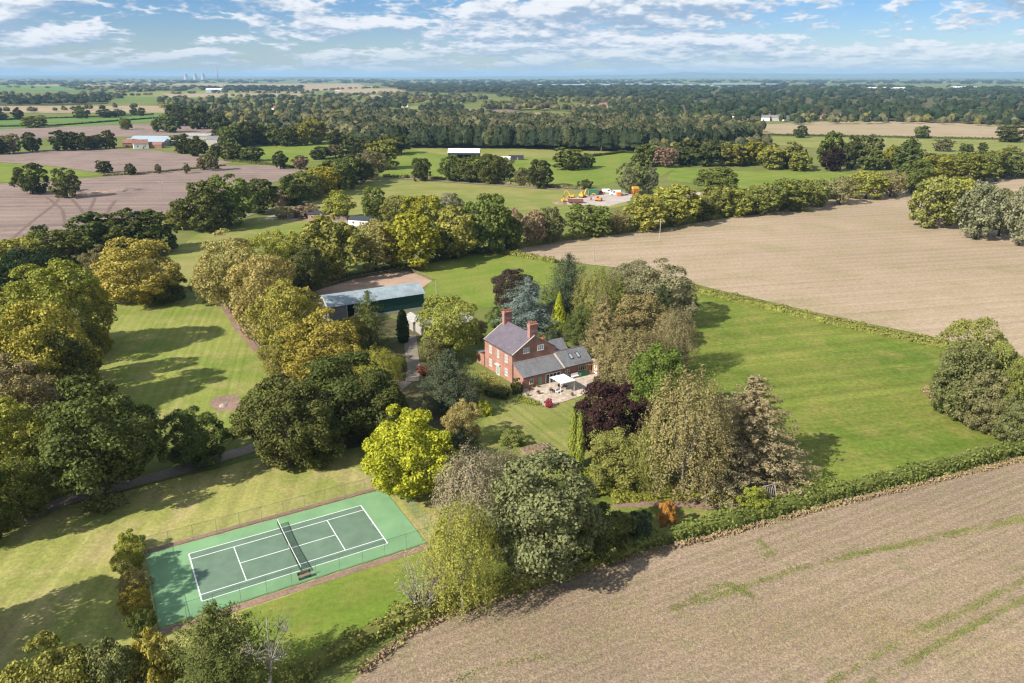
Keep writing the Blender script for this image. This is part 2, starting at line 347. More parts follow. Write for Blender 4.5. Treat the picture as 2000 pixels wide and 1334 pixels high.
strip('drive', 'track', [(800, 655), (803, 690), (808, 720), (805, 745)], 3.0, .10, 'gravel drive between willow and dark conifer')
strip('track', 'track', [(-120, 1040), (0, 1018), (70, 1004), (140, 972), (205, 958), (330, 924), (450, 888), (520, 868), (600, 850), (700, 820), (790, 745)], 3.2, 0.09, 'stony drive under the trees beside the lawn')
strip('track', 'track', [(455, 430), (500, 415), (560, 402), (620, 380), (690, 356), (735, 349), (800, 349.5), (950, 360), (1070, 369), (1190, 376)], 4.0, 0.14, 'farm track curving past the meadow to the machinery yard')
for i, pts in enumerate([[(20, 470), (60, 435), (100, 405), (115, 390)], [(128, 440), (122, 410), (100, 392), (90, 385)], [(165, 430), (180, 400), (186, 385)], [(205, 425), (215, 405), (225, 392)], [(165, 420), (150, 400), (140, 390)]]):
    strip('wheel_track', 'darksoil', pts, 1.5, 0.14 + .012 * i, 'dark wheel track across the large pinkish field')

# distant hills
def hills(name, D, prof, label, col):
    """ridge at distance D; prof lists (photo x, photo y of the crest)"""
    b = MB(); top = []; n = 160
    xs = [p[0] for p in prof]; ys = [p[1] for p in prof]
    for i in range(n + 1):
        px = xs[0] + (xs[-1] - xs[0]) * i / n; y = float(np.interp(px, xs, ys)) + R(-.35, .35)
        X = (px - 1000) / FPX * D; z = max(2.0, CAMH + (HOR - y) / FPX * D)
        top.append((X, z))
    for i in range(n):
        (x0, z0), (x1, z1) = top[i], top[i + 1]
        b.poly([(x0, D - 5000, 0.2), (x1, D - 5000, 0.2), (x1, D - 1500, z1 * .7), (x0, D - 1500, z0 * .7)])
        b.poly([(x0, D - 1500, z0 * .7), (x1, D - 1500, z1 * .7), (x1, D, z1), (x0, D, z0)])
        b.poly([(x0, D, z0), (x1, D, z1), (x1, D + 3000, 0.2), (x0, D + 3000, 0.2)])
    m = field_mat(name + '_cover', col, (col[0] * .7, col[1] * .75, col[2] * .8), (0.30, 0.27, 0.15), 0.0012, 0.004, 0.02, 0.2, None, None, 0)
    return tag(b.build(name, m, smooth=True), label, kind='structure')


hills('hills', 24000, [(-700, 149), (0, 148), (200, 147), (450, 149), (800, 150.5), (1100, 148), (1250, 145.5), (1320, 142), (1420, 143.5), (1600, 145), (1800, 142.5), (2000, 141), (2700, 141)], 'blue distant ridge along the horizon', (0.10, 0.14, 0.05))
hills('hills', 17000, [(-700, 153), (0, 151.5), (150, 150.5), (300, 152), (500, 153), (620, 150), (720, 151), (800, 153.5), (1000, 154), (1300, 152), (1700, 152.5), (2000, 151), (2700, 151)], 'low wooded ridge in front of the blue hills', (0.07, 0.10, 0.04))

# ------------------------------------------------------------------ trees: crowns made of leaf-sized faces
rng = np.random.default_rng(7)


def unit(v): return v / np.maximum(np.linalg.norm(v, axis=1, keepdims=True), 1e-9)


def leaf_arrays(P, Nrm, size, tilt=0.75, asp=1.0, r=None):
    """one quad per point: faces the normal give or take a random tilt"""
    r = r if r is not None else rng
    n = len(P); N = unit(Nrm + r.normal(0, tilt, (n, 3)) * 0.6)
    a = unit(np.cross(N, r.normal(0, 1, (n, 3)))); b = np.cross(N, a)
    s = (size * r.uniform(0.6, 1.35, (n, 1)))
    A = a * s * 0.5; B = b * s * 0.5 * asp
    V = np.stack([P - A * 1.15, P - B * 0.8 + A * .1, P + A * 1.15, P + B * 0.8 - A * .1], 1).reshape(-1, 3)
    return V


def quads_mesh(name, V, m, tint=None):
    n = len(V) // 4; me = bpy.data.meshes.new(name)
    me.vertices.add(n * 4); me.vertices.foreach_set('co', np.ascontiguousarray(V, dtype=np.float32).ravel())
    me.loops.add(n * 4); me.loops.foreach_set('vertex_index', np.arange(n * 4, dtype=np.int32))
    me.polygons.add(n); me.polygons.foreach_set('loop_start', np.arange(0, n * 4, 4, dtype=np.int32))
    if tint is not None:
        at = me.color_attributes.new('tint', 'FLOAT_COLOR', 'POINT')
        at.data.foreach_set('color', np.repeat(tint, 4, axis=0).astype(np.float32).ravel())
    me.materials.append(m); me.update(calc_edges=True)
    return me


def sph(n, r=None):
    r = r if r is not None else rng
    return unit(r.normal(0, 1, (n, 3)))


def fib(n):
    i = np.arange(n) + 0.5; z = 1 - 2 * i / n; t = math.pi * (1 + 5 ** .5) * i; q = np.sqrt(1 - z * z)
    return np.stack([q * np.cos(t), q * np.sin(t), z], 1)


def limbs(H, a, cb, n, r, pale=False, r0=0.35, spread=0.6, twigs=0):
    """tapered trunk with limbs reaching into the crown"""
    b = MB(); zf = max(cb * H, 0.22 * H)
    lean = Vector((r.uniform(-.3, .3), r.uniform(-.3, .3), 0))
    b.tube([(0, 0, -0.3), lean * .3 + Vector((0, 0, zf * .5)), lean + Vector((0, 0, zf)), lean * 1.5 + Vector((0, 0, H * .62)), lean * 1.7 + Vector((0, 0, H * .86))],
           [r0 * 1.35, r0, r0 * .85, r0 * .45, r0 * .12], 7)
    ends = []
    for k in range(n):
        t = 2 * math.pi * (k + r.uniform(-.3, .3)) / n; z0 = zf * r.uniform(.75, 1.5)
        z1 = min(H * .9, z0 + H * r.uniform(.22, .45)); q = a * spread * r.uniform(.7, 1.25)
        p0 = lean + Vector((0, 0, min(z0, H * .6))); p2 = Vector((q * math.cos(t), q * math.sin(t), z1)); p1 = p0.lerp(p2, .5) + Vector((0, 0, H * .04))
        b.tube([p0, p1, p2], [r0 * .5, r0 * .33, r0 * .08], 5); ends.append((p0, p1, p2))
        for j in range(twigs):
            s = r.uniform(.3, 1.0); q0 = p1.lerp(p2, s) if s > .5 else p0.lerp(p1, s * 2)
            dv = Vector((r.uniform(-1, 1), r.uniform(-1, 1), r.uniform(.1, 1.1))).normalized() * a * r.uniform(.25, .55)
            q1 = q0 + dv; b.tube([q0, q0 + dv * .5 + Vector((0, 0, .1)), q1], [r0 * .17, r0 * .10, r0 * .03], 4)
            for _ in range(3):
                dw = Vector((r.uniform(-1, 1), r.uniform(-1, 1), r.uniform(-.1, 1))).normalized() * a * r.uniform(.1, .25)
                s2 = q0.lerp(q1, r.uniform(.4, 1)); b.tube([s2, s2 + dw], [r0 * .05, r0 * .02], 3)
    return b


class Proto: pass
PROTOS = {}


def make_proto(kind, lod, var):
    """crown and trunk meshes of one kind at its natural size"""
    r = np.random.default_rng(sum(ord(c) for c in kind) * 31 + lod * 7 + var * 101)
    p = Proto(); K = (1.0, 0.42, 0.13)[lod]; LS = (0.31, 0.62, 1.3)[lod]
    P, N = [], []; asp = 1.0; tilt = 0.75
    if kind in ('broad', 'airy', 'shrub', 'dense'):
        p.H, p.a, p.cb = (14.0, 6.0, 0.05) if kind != 'shrub' else (4.0, 2.6, 0.0)
        if kind == 'airy': p.cb = 0.09
        if kind == 'shrub': LS *= 0.5
        b = p.H * (1 - p.cb) / 2; zc = p.H * (1 + p.cb) / 2
        nl = {'broad': 52, 'airy': 46, 'shrub': 26, 'dense': 62}[kind]
        sub = (7, 5, 3)[lod]; tot_ = {'broad': 19000, 'airy': 12500, 'shrub': 9000, 'dense': 20000}[kind] * (1, .26, .065)[lod]
        d = unit(fib(nl) + r.normal(0, .18, (nl, 3)))
        ph = r.uniform(0, 6.28, 6); az_ = np.arctan2(d[:, 1], d[:, 0])
        rad = 0.74 + 0.09 * np.sin(2 * az_ + ph[0]) + 0.08 * np.sin(3 * az_ + ph[1]) * (1 - d[:, 2] ** 2) + 0.06 * np.sin(5 * d[:, 2] + ph[2]) + r.uniform(-.12, .10, nl)
        keep = d[:, 2] > -.9
        d, rad = d[keep], rad[keep]
        C = d * rad[:, None] * np.array([p.a, p.a, b]) + np.array([0, 0, zc])
        rl = r.uniform(.17, .32, len(d)) * p.a
        per = tot_ / nl / sub
        for c, q, dd in zip(C, rl, d):
            sd_ = unit(sph(sub, r) + dd * .9 + np.array([0, 0, .25])); cs = c + sd_ * q * .72 * np.array([1.15, 1.15, .8]); qs = q * r.uniform(.42, .66, sub)
            for c2, q2, d2 in zip(cs, qs, sd_):
                n = int(per * (q2 / (.13 * p.a)) ** 1.5) + 2
                s = unit(sph(n, r) + d2 * .45 + np.array([0, 0, .25]))
                P.append(c2 + s * q2 * r.uniform(.6, 1.05, (n, 1)) * np.array([1.1, 1.1, .85])); N.append(s)
        per, nl = 60 * K, nl * 1.0
        n = int(tot_ * (.34 if kind == 'airy' else .2)); s = sph(n, r)                                   # leaves inside the crown
        P.append(s * r.uniform(.35, .8, (n, 1)) * np.array([p.a, p.a, b]) + np.array([0, 0, zc])); N.append(s)
        if kind == 'airy': LS *= .95
        p.trunk = limbs(p.H, p.a, p.cb, 7, r, twigs=(2 if lod == 0 and kind == 'airy' else 0), r0=.36 if kind != 'shrub' else .09)
    elif kind == 'weep':
        p.H, p.a, p.cb = 15.0, 5.5, 0.04; b = p.H * (1 - p.cb) / 2; zc = p.H * (1 + p.cb) / 2
        ns = int(520 * (1, .6, .3)[lod]); d = fib(ns) + r.normal(0, .10, (ns, 3)); d[:, 2] = d[:, 2] * .78 + .22; d = unit(d)
        C = d * (0.66 + .34 * r.uniform(0, 1, (ns, 1)) ** .6 + .07 * np.sin(5 * np.arctan2(d[:, 1:2], d[:, 0:1]) + 7 * d[:, 2:3])) * np.array([p.a, p.a, b]) * .94 + np.array([0, 0, zc])
        for c, dd in zip(C, d):
            n = int(24 * K / (1, .6, .3)[lod]) + 3; L = r.uniform(.8, 2.8)
            t = r.uniform(0, 1, (n, 1))
            P.append(c + np.array([dd[0], dd[1], 0]) * t * .7 - np.array([0, 0, 1]) * t * L + r.normal(0, .20, (n, 3)))
            N.append(np.repeat([[dd[0], dd[1], dd[2] * .6 + .35]], n, 0))
        n = int(3200 * K); s = sph(n, r)
        P.append(s * r.uniform(.3, .8, (n, 1)) * np.array([p.a, p.a, b]) + np.array([0, 0, zc])); N.append(s)
        LS *= .80; asp = .7
        p.trunk = limbs(p.H, p.a, p.cb, 6, r, r0=.20, spread=.5)
    elif kind in ('spruce', 'cedar', 'pine'):
        p.H, p.a, p.cb = {'spruce': (17.0, 5.0, .03), 'cedar': (15.0, 5.6, .05), 'pine': (15.0, 4.8, .10)}[kind]
        lev = {'spruce': 30, 'cedar': 13, 'pine': 18}[kind]
        tilt = .55
        for k in range(lev):
            f = (k + .5) / lev; z = p.H * (p.cb + (1 - p.cb) * f ** .95)
            prof = {'spruce': (1 - f) ** .75, 'cedar': (1 - f ** 2.0) ** .8, 'pine': (1 - f ** 2.2) ** .8 * (0.8 + .2 * min(1, f * 4))}[kind]
            Lb = p.a * prof + .35; nb = max(4, int((13 if kind == 'spruce' else 9) * (prof + .25)))
            for j in range(nb):
                t0 = 2 * math.pi * (j + r.uniform(-.38, .38)) / nb + k * 1.3; L = Lb * r.uniform(.72, 1.12)
                n = int((100 if kind == 'spruce' else 120) * K * (L / p.a + .22)) + 3
                t = r.uniform(0, 1, n) ** .7; wd = L * (.20 if kind == 'spruce' else .30) * (1.12 - t)
                lat = r.normal(0, 1, n) * wd * .8; lz = r.normal(0, .14, n)
                if kind == 'spruce': zz = z + L * (-.30 * t + .30 * t ** 3) - np.abs(lat) * .35 + lz
                elif kind == 'cedar': zz = z + L * (.06 * t - .10 * t ** 2) + lz - np.abs(lat) * .15
                else: zz = z + L * (.28 * t) + lz * 2.2
                x = L * t; ca, sa = math.cos(t0), math.sin(t0)
                P.append(np.stack([x * ca - lat * sa, x * sa + lat * ca, zz], 1))
                N.append(np.stack([np.full(n, ca * .55), np.full(n, sa * .55), np.full(n, .8)], 1))
        n = int(2600 * K); f_ = 1 - np.sqrt(r.uniform(0, 1, n)); t_ = r.uniform(0, 6.283, n); q_ = p.a * .58 * (1 - f_) * r.uniform(.6, 1, n)
        P.append(np.stack([q_ * np.cos(t_), q_ * np.sin(t_), p.H * (p.cb + (.97 - p.cb) * f_)], 1)); N.append(np.stack([np.cos(t_), np.sin(t_), np.full(n, .5)], 1))
        n = int(350 * K); z = r.uniform(.85, 1.0, n) * p.H
        P.append(np.stack([r.normal(0, .22, n), r.normal(0, .22, n), z], 1)); N.append(sph(n, r))
        p.trunk = MB().tube([(0, 0, -.3), (0, 0, p.H * .5), (0, 0, p.H * .93)], [.36, .2, .04], 6)
        LS *= .88; asp = .62
    elif kind in ('column', 'cone'):
        p.H, p.a, p.cb = (9.0, 1.2, .0) if kind == 'column' else (9.0, 2.6, 0.0)
        n = int(5200 * K) if kind == 'column' else int(6000 * K)
        f = r.uniform(0, 1, n)
        if kind == 'cone': f = 1 - np.sqrt(r.uniform(0, 1, n))
        t = r.uniform(0, 2 * math.pi, n)
        prof = (np.sqrt(np.maximum(0, 1 - np.maximum(f - .25, 0) ** 2 / .5625)) * (0.72 + .28 * np.minimum(1, f * 4))) if kind == 'column' else (1 - f) ** .85 * (0.86 + .14 * np.minimum(1, f * 8))
        rad = p.a * prof * (0.86 + .10 * np.sin(t * 5 + f * 17) + .07 * np.sin(t * 9 - f * 31)) * r.uniform(.82, 1.06, n) + .03
        P.append(np.stack([rad * np.cos(t), rad * np.sin(t), f * p.H * .985 + .1], 1)); N.append(np.stack([np.cos(t), np.sin(t), np.full(n, .45)], 1))
        p.trunk = MB().tube([(0, 0, -.2), (0, 0, p.H * .8)], [.16, .04], 5); LS = (0.30, .5, 1.0)[lod]
    elif kind == 'bare':
        p.H, p.a, p.cb = 7.0, 3.2, .15
        tb = limbs(p.H, p.a, .25, 8, r, r0=.20, spread=.8, twigs=12); p.trunk = tb
        n = int(620 * K); s = sph(n, r)
        P.append(s * r.uniform(.55, 1.0, (n, 1)) * np.array([p.a, p.a, p.H * .4]) + np.array([0, 0, p.H * .55])); N.append(s); LS *= .45
    elif kind == 'wisp':
        p.H, p.a, p.cb = 6.5, 3.0, .0; tb = MB()
        for k in range(60):
            t = r.uniform(0, 6.28); q = r.uniform(.2, 1) ** .6 * p.a; z = p.H * r.uniform(.5, 1.0) * (1 - .35 * (q / p.a) ** 2)
            p0 = Vector((.5 * math.cos(t), .5 * math.sin(t), 0)); p2 = Vector((q * math.cos(t), q * math.sin(t), z))
            tb.tube([p0, p0.lerp(p2, .5) + Vector((0, 0, .6)), p2], [.06, .035, .015], 3)
            for _ in range(5):
                s2 = p0.lerp(p2, r.uniform(.4, 1)); tb.tube([s2, s2 + Vector((r.normal(0, .35), r.normal(0, .35), r.uniform(.2, .7)))], [.022, .012], 3)
        p.trunk = tb; n = int(1500 * K); s = sph(n, r); s[:, 2] = np.abs(s[:, 2])
        P.append(s * r.uniform(.5, 1.0, (n, 1)) * np.array([p.a, p.a, p.H * .95])); N.append(s); LS *= .4
    P = np.concatenate(P); N = np.concatenate(N)
    q_ = np.percentile(np.hypot(P[:, 0], P[:, 1]), 94 if kind not in ('spruce', 'pine', 'cedar') else 96); P[:, :2] *= p.a / q_
    z0_, z1_ = np.percentile(P[:, 2], .6), np.percentile(P[:, 2], 99.6); P[:, 2] = p.cb * p.H + (P[:, 2] - z0_) / (z1_ - z0_) * (1 - p.cb) * p.H
    ok = P[:, 2] > .05; P, N = P[ok], N[ok]
    p.V = leaf_arrays(P, N, LS, tilt, asp, r)
    p.crown = quads_mesh(kind + '_crown', p.V, M_LEAF)
    pale = kind in ('bare', 'wisp', 'weep')
    p.trunkmesh = p.trunk.mesh(kind + '_trunk', M_PALEBARK if pale else M_BARK, True)
    return p


def proto(kind, lod, var):
    k = (kind, lod, var)
    if k not in PROTOS: PROTOS[k] = make_proto(*k)
    return PROTOS[k]


CONIC = ('spruce', 'cedar', 'pine', 'column', 'cone')
CB = dict(broad=.05, airy=.09, shrub=0, dense=.05, weep=.04, spruce=.03, cedar=.05, pine=.10, column=0, cone=0, bare=.15, wisp=0)
NVAR = dict(broad=4, airy=3, shrub=3, dense=3, weep=2, spruce=2)
NAMES = dict(broad='broadleaf_tree', airy='open_crowned_tree', shrub='shrub', dense='broadleaf_tree', weep='weeping_tree', spruce='spruce_tree', cedar='cedar_tree',
             pine='pine_tree', column='columnar_conifer', cone='conical_conifer', bare='bare_tree', wisp='twiggy_shrub')
# foliage colours: r, g, b, autumn share
COLR = dict(
 dark=(.050, .057, .018, 0), dark2=(.060, .066, .020, .05), deep=(.028, .044, .020, 0), mid=(.086, .100, .026, .03), olive=(.118, .120, .032, .06), yel=(.19, .175, .022, .1),
 gold=(.215, .235, .022, 0), amber=(.172, .150, .034, .16), tan=(.225, .190, .066, .12), lime=(.158, .176, .030, 0), fresh=(.074, .094, .020, 0), copper=(.042, .022, .020, 0),
 purple=(.060, .044, .036, 0), blue=(.115, .150, .135, 0), bluedark=(.040, .049, .027, 0), grey=(.150, .150, .080, 0), grey2=(.096, .095, .038, .06), brown=(.128, .110, .052, .10), birch=(.180, .150, .088, .12),
 sprucy=(.155, .128, .070, .06), orange=(.30, .155, .035, .2), red=(.13, .035, .025, 0), crimson=(.22, .020, .040, 0), pineg=(.040, .050, .019, 0), green=(.062, .074, .020, .02),
 pinkish=(.20, .135, .095, .1), yolive=(.150, .148, .030, .06))
for _k, _q in COLR.items():
    _m = 1.5 if _k in ('gold', 'yel', 'lime', 'orange', 'red', 'crimson', 'tan', 'grey', 'blue', 'birch', 'pinkish') else (1.25 if _k in ('copper', 'purple', 'deep') else 1.95)
    COLR[_k] = (_q[0] * _m, _q[1] * _m, _q[2] * _m, _q[3])
NTREE = 0


def tree_at(kind, pos, a, H, colr, label, cat=None, group=None, rz=None):
    """Empty at the base; crown and trunk are its parts, sharing mesh data with others of the kind"""
    global NTREE
    NTREE += 1
    D = pos.y; lod = 0 if D < 215 else (1 if D < 480 else 2)
    if kind in ('column', 'cone', 'bare', 'wisp') and lod == 2: lod = 1
    p = proto(kind, lod, NTREE % NVAR.get(kind, 1))
    shr = kind in ('shrub', 'wisp')
    e = empty(NAMES[kind], pos, R(0, 6.28) if rz is None else rz, label, cat or ('shrub' if shr else 'tree'), group)
    c = link('foliage' if shr else 'crown', p.crown, e); t = link('stem' if shr else 'trunk', p.trunkmesh, e)
    sc = (a / p.a * R(.96, 1.04), a / p.a * R(.96, 1.04), H / p.H)
    c.scale = sc; t.scale = sc
    q = COLR[colr] if isinstance(colr, str) else colr
    j = R(.9, 1.12) * (1.0 if D < 400 else .72); c.color = (q[0] * j * R(.93, 1.07), q[1] * j, q[2] * j * R(.9, 1.1), q[3])  # far-off crowns get a darker tint, cloud shade put into their colour
    return e


def tree(cx, yt, yb, wpx, kind, colr, label, group=None, cat=None):
    """a plant whose outline in the photo spans yt..yb and is wpx wide, centred on column cx"""
    cb = CB[kind]; by = yb
    for _ in range(12):
        p = G(cx, min(by, 1550)); s = FPX / depth(p); phi = math.atan2(CAMH, p.length - 0 if False else math.hypot(p.x, p.y)); c, sn = math.cos(phi), math.sin(phi)
        a = wpx / 2 / s; E = (yb - yt) / s
        if kind in CONIC:
            H = max((E - a * sn) / (c * (1 - cb)), a * .8); by = yb + (cb * H * c - a * sn) * s
        else:
            b = math.sqrt(max((E / 2) ** 2 - (a * sn) ** 2, (.42 * a) ** 2)) / c
            H = 2 * b / (1 - cb); zc = H * (1 + cb) / 2; by = (yt + yb) / 2 + zc * c * s
    return tree_at(kind, p, a, H, colr, label, cat, group)


random.seed(5)
T = tree
# --- foreground, along the bottom edge and the court
tree_at('broad', Vector((-65, 62, 0)), 8.5, 19.0, 'mid', 'broad tree whose long shadow falls on the lawn in the bottom corner')
T(110, 1258, 1440, 190, 'shrub', 'olive', 'large olive shrub cut by the bottom edge, furthest from the court')
T(235, 1252, 1400, 130, 'shrub', 'grey2', 'grey-green shrub at the bottom edge beside the golden one')
T(318, 1238, 1375, 105, 'shrub', 'amber', 'golden brown shrub just below the corner of the tennis court')
T(440, 1204, 1410, 178, 'pine', 'dark2', 'dark green conifer in front of the tennis court')
T(527, 1190, 1345, 120, 'bare', 'olive', 'small nearly leafless tree beside the dark conifer')
T(257, 1036, 1090, 62, 'shrub', 'lime', 'bright yellow-green bush at the far end of the court hedge row', 'bushes along the end of the tennis court')
T(254, 1068, 1126, 66, 'shrub', 'yolive', 'second bush of the court end row, brownish green', 'bushes along the end of the tennis court')
T(266, 1112, 1160, 62, 'shrub', 'tan', 'tan leaved bush in the middle of the court end row', 'bushes along the end of the tennis court')
T(268, 1144, 1200, 66, 'shrub', 'amber', 'fourth bush of the court end row, olive brown', 'bushes along the end of the tennis court')
T(282, 1190, 1246, 56, 'shrub', 'green', 'green bush nearest the dark conifer in the court end row', 'bushes along the end of the tennis court')
T(828, 1068, 1205, 120, 'wisp', 'tan', 'pale leafless twiggy shrub on the field hedge near the court')
T(905, 998, 1202, 142, 'weep', 'yolive', 'light yellow-green tree on the field edge beside the pale twigs')
T(1048, 905, 1140, 228, 'broad', 'grey2', 'big grey-green round tree overhanging the stubble field edge')
T(926, 882, 1058, 150, 'weep', 'birch', 'thin pinkish grey birch beside the bright golden tree')
T(985, 878, 1000, 112, 'weep', 'birch', 'thin grey birch next to the raised flower bed')
T(905, 838, 955, 84, 'pine', 'bluedark', 'dark blue-green conifer tucked behind the golden tree')
T(1180, 985, 1098, 120, 'shrub', 'dark2', 'dark shrub in the shade right of the big round tree')
T(1130, 1040, 1110, 80, 'shrub', 'mid', 'low green shrub at the hedge end under the big round tree')
T(1246, 998, 1062, 52, 'shrub', 'bluedark', 'dark blue-green upright shrub left of the orange one')
T(1302, 980, 1036, 38, 'shrub', 'orange', 'small bright orange shrub on the lower garden lawn')
T(1470, 950, 1008, 68, 'shrub', 'lime', 'yellow-green shrub beside the timber frame')
T(800, 798, 972, 182, 'dense', 'gold', 'bright yellow-green golden tree above the tennis court')
T(905, 788, 868, 84, 'airy', 'tan', 'tan airy shrub-like tree above the dark conifer')
T(946, 782, 812, 34, 'shrub', 'gold', 'small yellow shrub below the house hedge')
T(880, 850, 905, 60, 'shrub', 'green', 'green shrub squeezed between golden tree and birch')
T(1000, 838, 872, 60, 'shrub', 'olive', 'low olive shrub at the lawn edge above the birches')
# --- garden right of the house
T(1118, 806, 917, 18, 'column', 'lime', 'taller slim golden column conifer on the lawn', 'pair of slim golden conifers')
T(1131, 812, 919, 19, 'column', 'lime', 'slim golden column conifer touching the copper tree', 'pair of slim golden conifers')
T(1193, 752, 895, 137, 'dense', 'copper', 'dark copper-purple round tree on the lawn')
T(1212, 842, 958, 125, 'broad', 'olive', 'olive green tree in front of the copper tree')
T(1162, 914, 965, 85, 'shrub', 'lime', 'yellow-green bush at the foot of the slim conifers')
T(1278, 682, 828, 123, 'dense', 'fresh', 'fresh green tree standing right behind the copper tree')
T(1330, 736, 975, 170, 'weep', 'brown', 'tall olive-brown weeping birch at the lower garden hedge')
T(1272, 820, 972, 78, 'weep', 'olive', 'slender olive weeping tree between green tree and spruces')
T(1456, 748, 975, 220, 'spruce', 'sprucy', 'big brownish spruce with jagged branches at the field edge')
T(1388, 785, 988, 152, 'spruce', 'sprucy', 'smaller grey-green spruce leaning on the big brownish one')
T(1238, 640, 765, 157, 'weep', 'brown', 'golden brown drooping tree right behind the patio')
T(1176, 582, 722, 92, 'spruce', 'brown', 'grey-brown spruce just behind the house wing')
T(1312, 602, 730, 94, 'weep', 'brown', 'drooping olive-brown tree at the field side of the house wood')
T(1252, 578, 680, 125, 'broad', 'brown', 'olive-brown broad tree in the middle of the house wood')
T(1288, 560, 650, 69, 'pine', 'pineg', 'very dark pine top in the house wood')
T(1290, 510, 625, 143, 'airy', 'grey', 'pale silvery tree furthest right of the house wood')
T(1238, 510, 600, 94, 'airy', 'grey', 'pale silvery tree left of the widest silvery one')
T(1107, 502, 630, 90, 'pine', 'bluedark', 'tall dark blue-green pine behind the golden cone tree')
T(1166, 526, 645, 96, 'weep', 'olive', 'green drooping tree between dark pine and silvery trees')
T(1206, 545, 660, 69, 'spruce', 'mid', 'narrow green spruce in front of the silvery trees')
T(1006, 530, 615, 88, 'broad', 'purple', 'dark purple-brown tree behind the far chimney')
T(1030, 545, 658, 124, 'cedar', 'blue', 'silver-blue cedar right behind the farmhouse roof')
T(1091, 576, 652, 38, 'cone', 'gold', 'bright golden cone-shaped conifer behind the house')
T(1132, 600, 680, 74, 'pine', 'green', 'dark green conifer right of the golden cone')
T(1080, 630, 668, 36, 'shrub', 'bluedark', 'blue-green shrub behind the rear wing')
T(1030, 600, 640, 67, 'shrub', 'pineg', 'dark evergreen shrub between house and blue cedar')
T(972, 600, 640, 49, 'shrub', 'mid', 'green bush at the rear corner of the house')
T(1178, 726, 758, 47, 'shrub', 'purple', 'dark purple shrub at the patio corner')
T(1168, 752, 772, 32, 'shrub', 'lime', 'yellow-green low shrub between patio and copper tree')
T(1072, 779, 796, 19, 'shrub', 'crimson', 'small crimson bush on the patio edge')
T(1009, 738, 768, 24, 'shrub', 'dark', 'dark clipped bush at the near corner of the house')
T(1096, 668, 692, 30, 'shrub', 'olive', 'olive bush in the small court behind the lean-to')
T(957, 742, 752, 16, 'shrub', 'fresh', 'small round green bush in the front garden')
T(946, 735, 746, 16, 'shrub', 'lime', 'yellowish small bush near the front door')
T(970, 748, 764, 26, 'shrub', 'tan', 'tan low bush along the front wall')
# --- left of the house
T(882, 583, 694, 128, 'airy', 'yolive', 'yellow-green open tree left of the farmhouse roof')
T(880, 690, 815, 112, 'pine', 'bluedark', 'dark blue-green bushy conifer in front of the drive')
T(788, 606, 672, 24, 'column', 'deep', 'nearly black column conifer beside the barn')
T(725, 573, 695, 92, 'cedar', 'green', 'green layered conifer in front of the barn roof')
T(742, 678, 770, 92, 'weep', 'yolive', 'small yellow-green weeping willow by the drive')
T(775, 694, 724, 40, 'shrub', 'lime', 'bright green dome bush by the drive')
T(828, 714, 734, 28, 'shrub', 'red', 'red leaved shrub beside the drive')
T(850, 650, 712, 60, 'airy', 'grey2', 'small grey-green tree below the yellow-green open one')
T(930, 622, 668, 46, 'airy', 'brown', 'brown-green tree between open tree and house')
T(568, 742, 908, 172, 'dense', 'dark2', 'dark oak-like tree overhanging the drive bend')
T(668, 692, 855, 200, 'dense', 'dark', 'tallest dark green tree left of the weeping willow')
T(735, 735, 862, 128, 'broad', 'dark', 'dark green tree in shade above the golden tree')
T(620, 800, 905, 110, 'broad', 'dark2', 'low dark green crown in front of the tallest dark tree')
AV = 'avenue of golden green trees'
T(630, 604, 742, 150, 'airy', 'amber', 'golden tree of the avenue nearest the big dark trees', AV)
T(575, 552, 708, 146, 'airy', 'amber', 'golden tree second from the dark end of the avenue', AV)
T(521, 503, 655, 130, 'airy', 'tan', 'golden tree in the middle of the avenue', AV)
T(462, 455, 600, 136, 'airy', 'tan', 'pale golden tree at the paddock end of the avenue', AV)
T(415, 520, 590, 66, 'airy', 'grey2', 'small grey-green tree at the avenue foot by the lawn corner', AV)
T(545, 455, 570, 110, 'airy', 'yolive', 'yellow-green tree behind the paddock end of the avenue')
T(604, 482, 578, 96, 'broad', 'dark2', 'dark shaded tree left of the riding arena')
T(560, 655, 735, 90, 'airy', 'amber', 'low golden tree at the soil strip', AV)
T(690, 620, 690, 60, 'airy', 'amber', 'golden sapling in front of the barn side')
BR = 'row of trees behind the riding arena'
T(650, 424, 540, 124, 'broad', 'olive', 'large olive green tree behind the riding arena', BR)
T(735, 432, 522, 92, 'airy', 'tan', 'flat-topped tan tree in the row behind the arena', BR)
T(803, 422, 522, 118, 'broad', 'yel', 'strong yellow tree in the row behind the arena', BR)
T(825, 384, 462, 80, 'broad', 'yel', 'tall yellow tree behind the strong yellow one', BR)
T(893, 406, 500, 92, 'broad', 'amber', 'orange-brown tree in the row behind the arena', BR)
T(862, 440, 505, 60, 'broad', 'dark', 'dark tree between the yellow and the orange-brown ones', BR)
T(955, 384, 490, 86, 'broad', 'mid', 'tall green tree at the paddock corner', BR)
T(990, 425, 488, 62, 'broad', 'green', 'lower green tree right of the tall one at the paddock corner', BR)
T(662, 374, 424, 66, 'airy', 'yolive', 'round yellow-green tree behind the stables')
T(733, 366, 428, 58, 'broad', 'mid', 'dark green tree in the meadow above the black-roofed stable')
T(775, 384, 434, 58, 'broad', 'olive', 'olive tree right of the dark meadow tree')
T(880, 377, 416, 58, 'airy', 'grey', 'pale thin tree in the meadow')
T(1003, 408, 450, 40, 'airy', 'pinkish', 'pinkish thin tree in the field hedge')
T(1042, 412, 474, 52, 'airy', 'pinkish', 'pinkish brown bush-like tree at the stubble field edge')
T(1074, 405, 468, 66, 'airy', 'grey2', 'grey-green tree at the stubble field edge')
T(1150, 400, 458, 84, 'broad', 'mid', 'round green tree in front of the machinery yard')
T(1205, 412, 452, 44, 'airy', 'brown', 'brownish low tree right of the round green one')
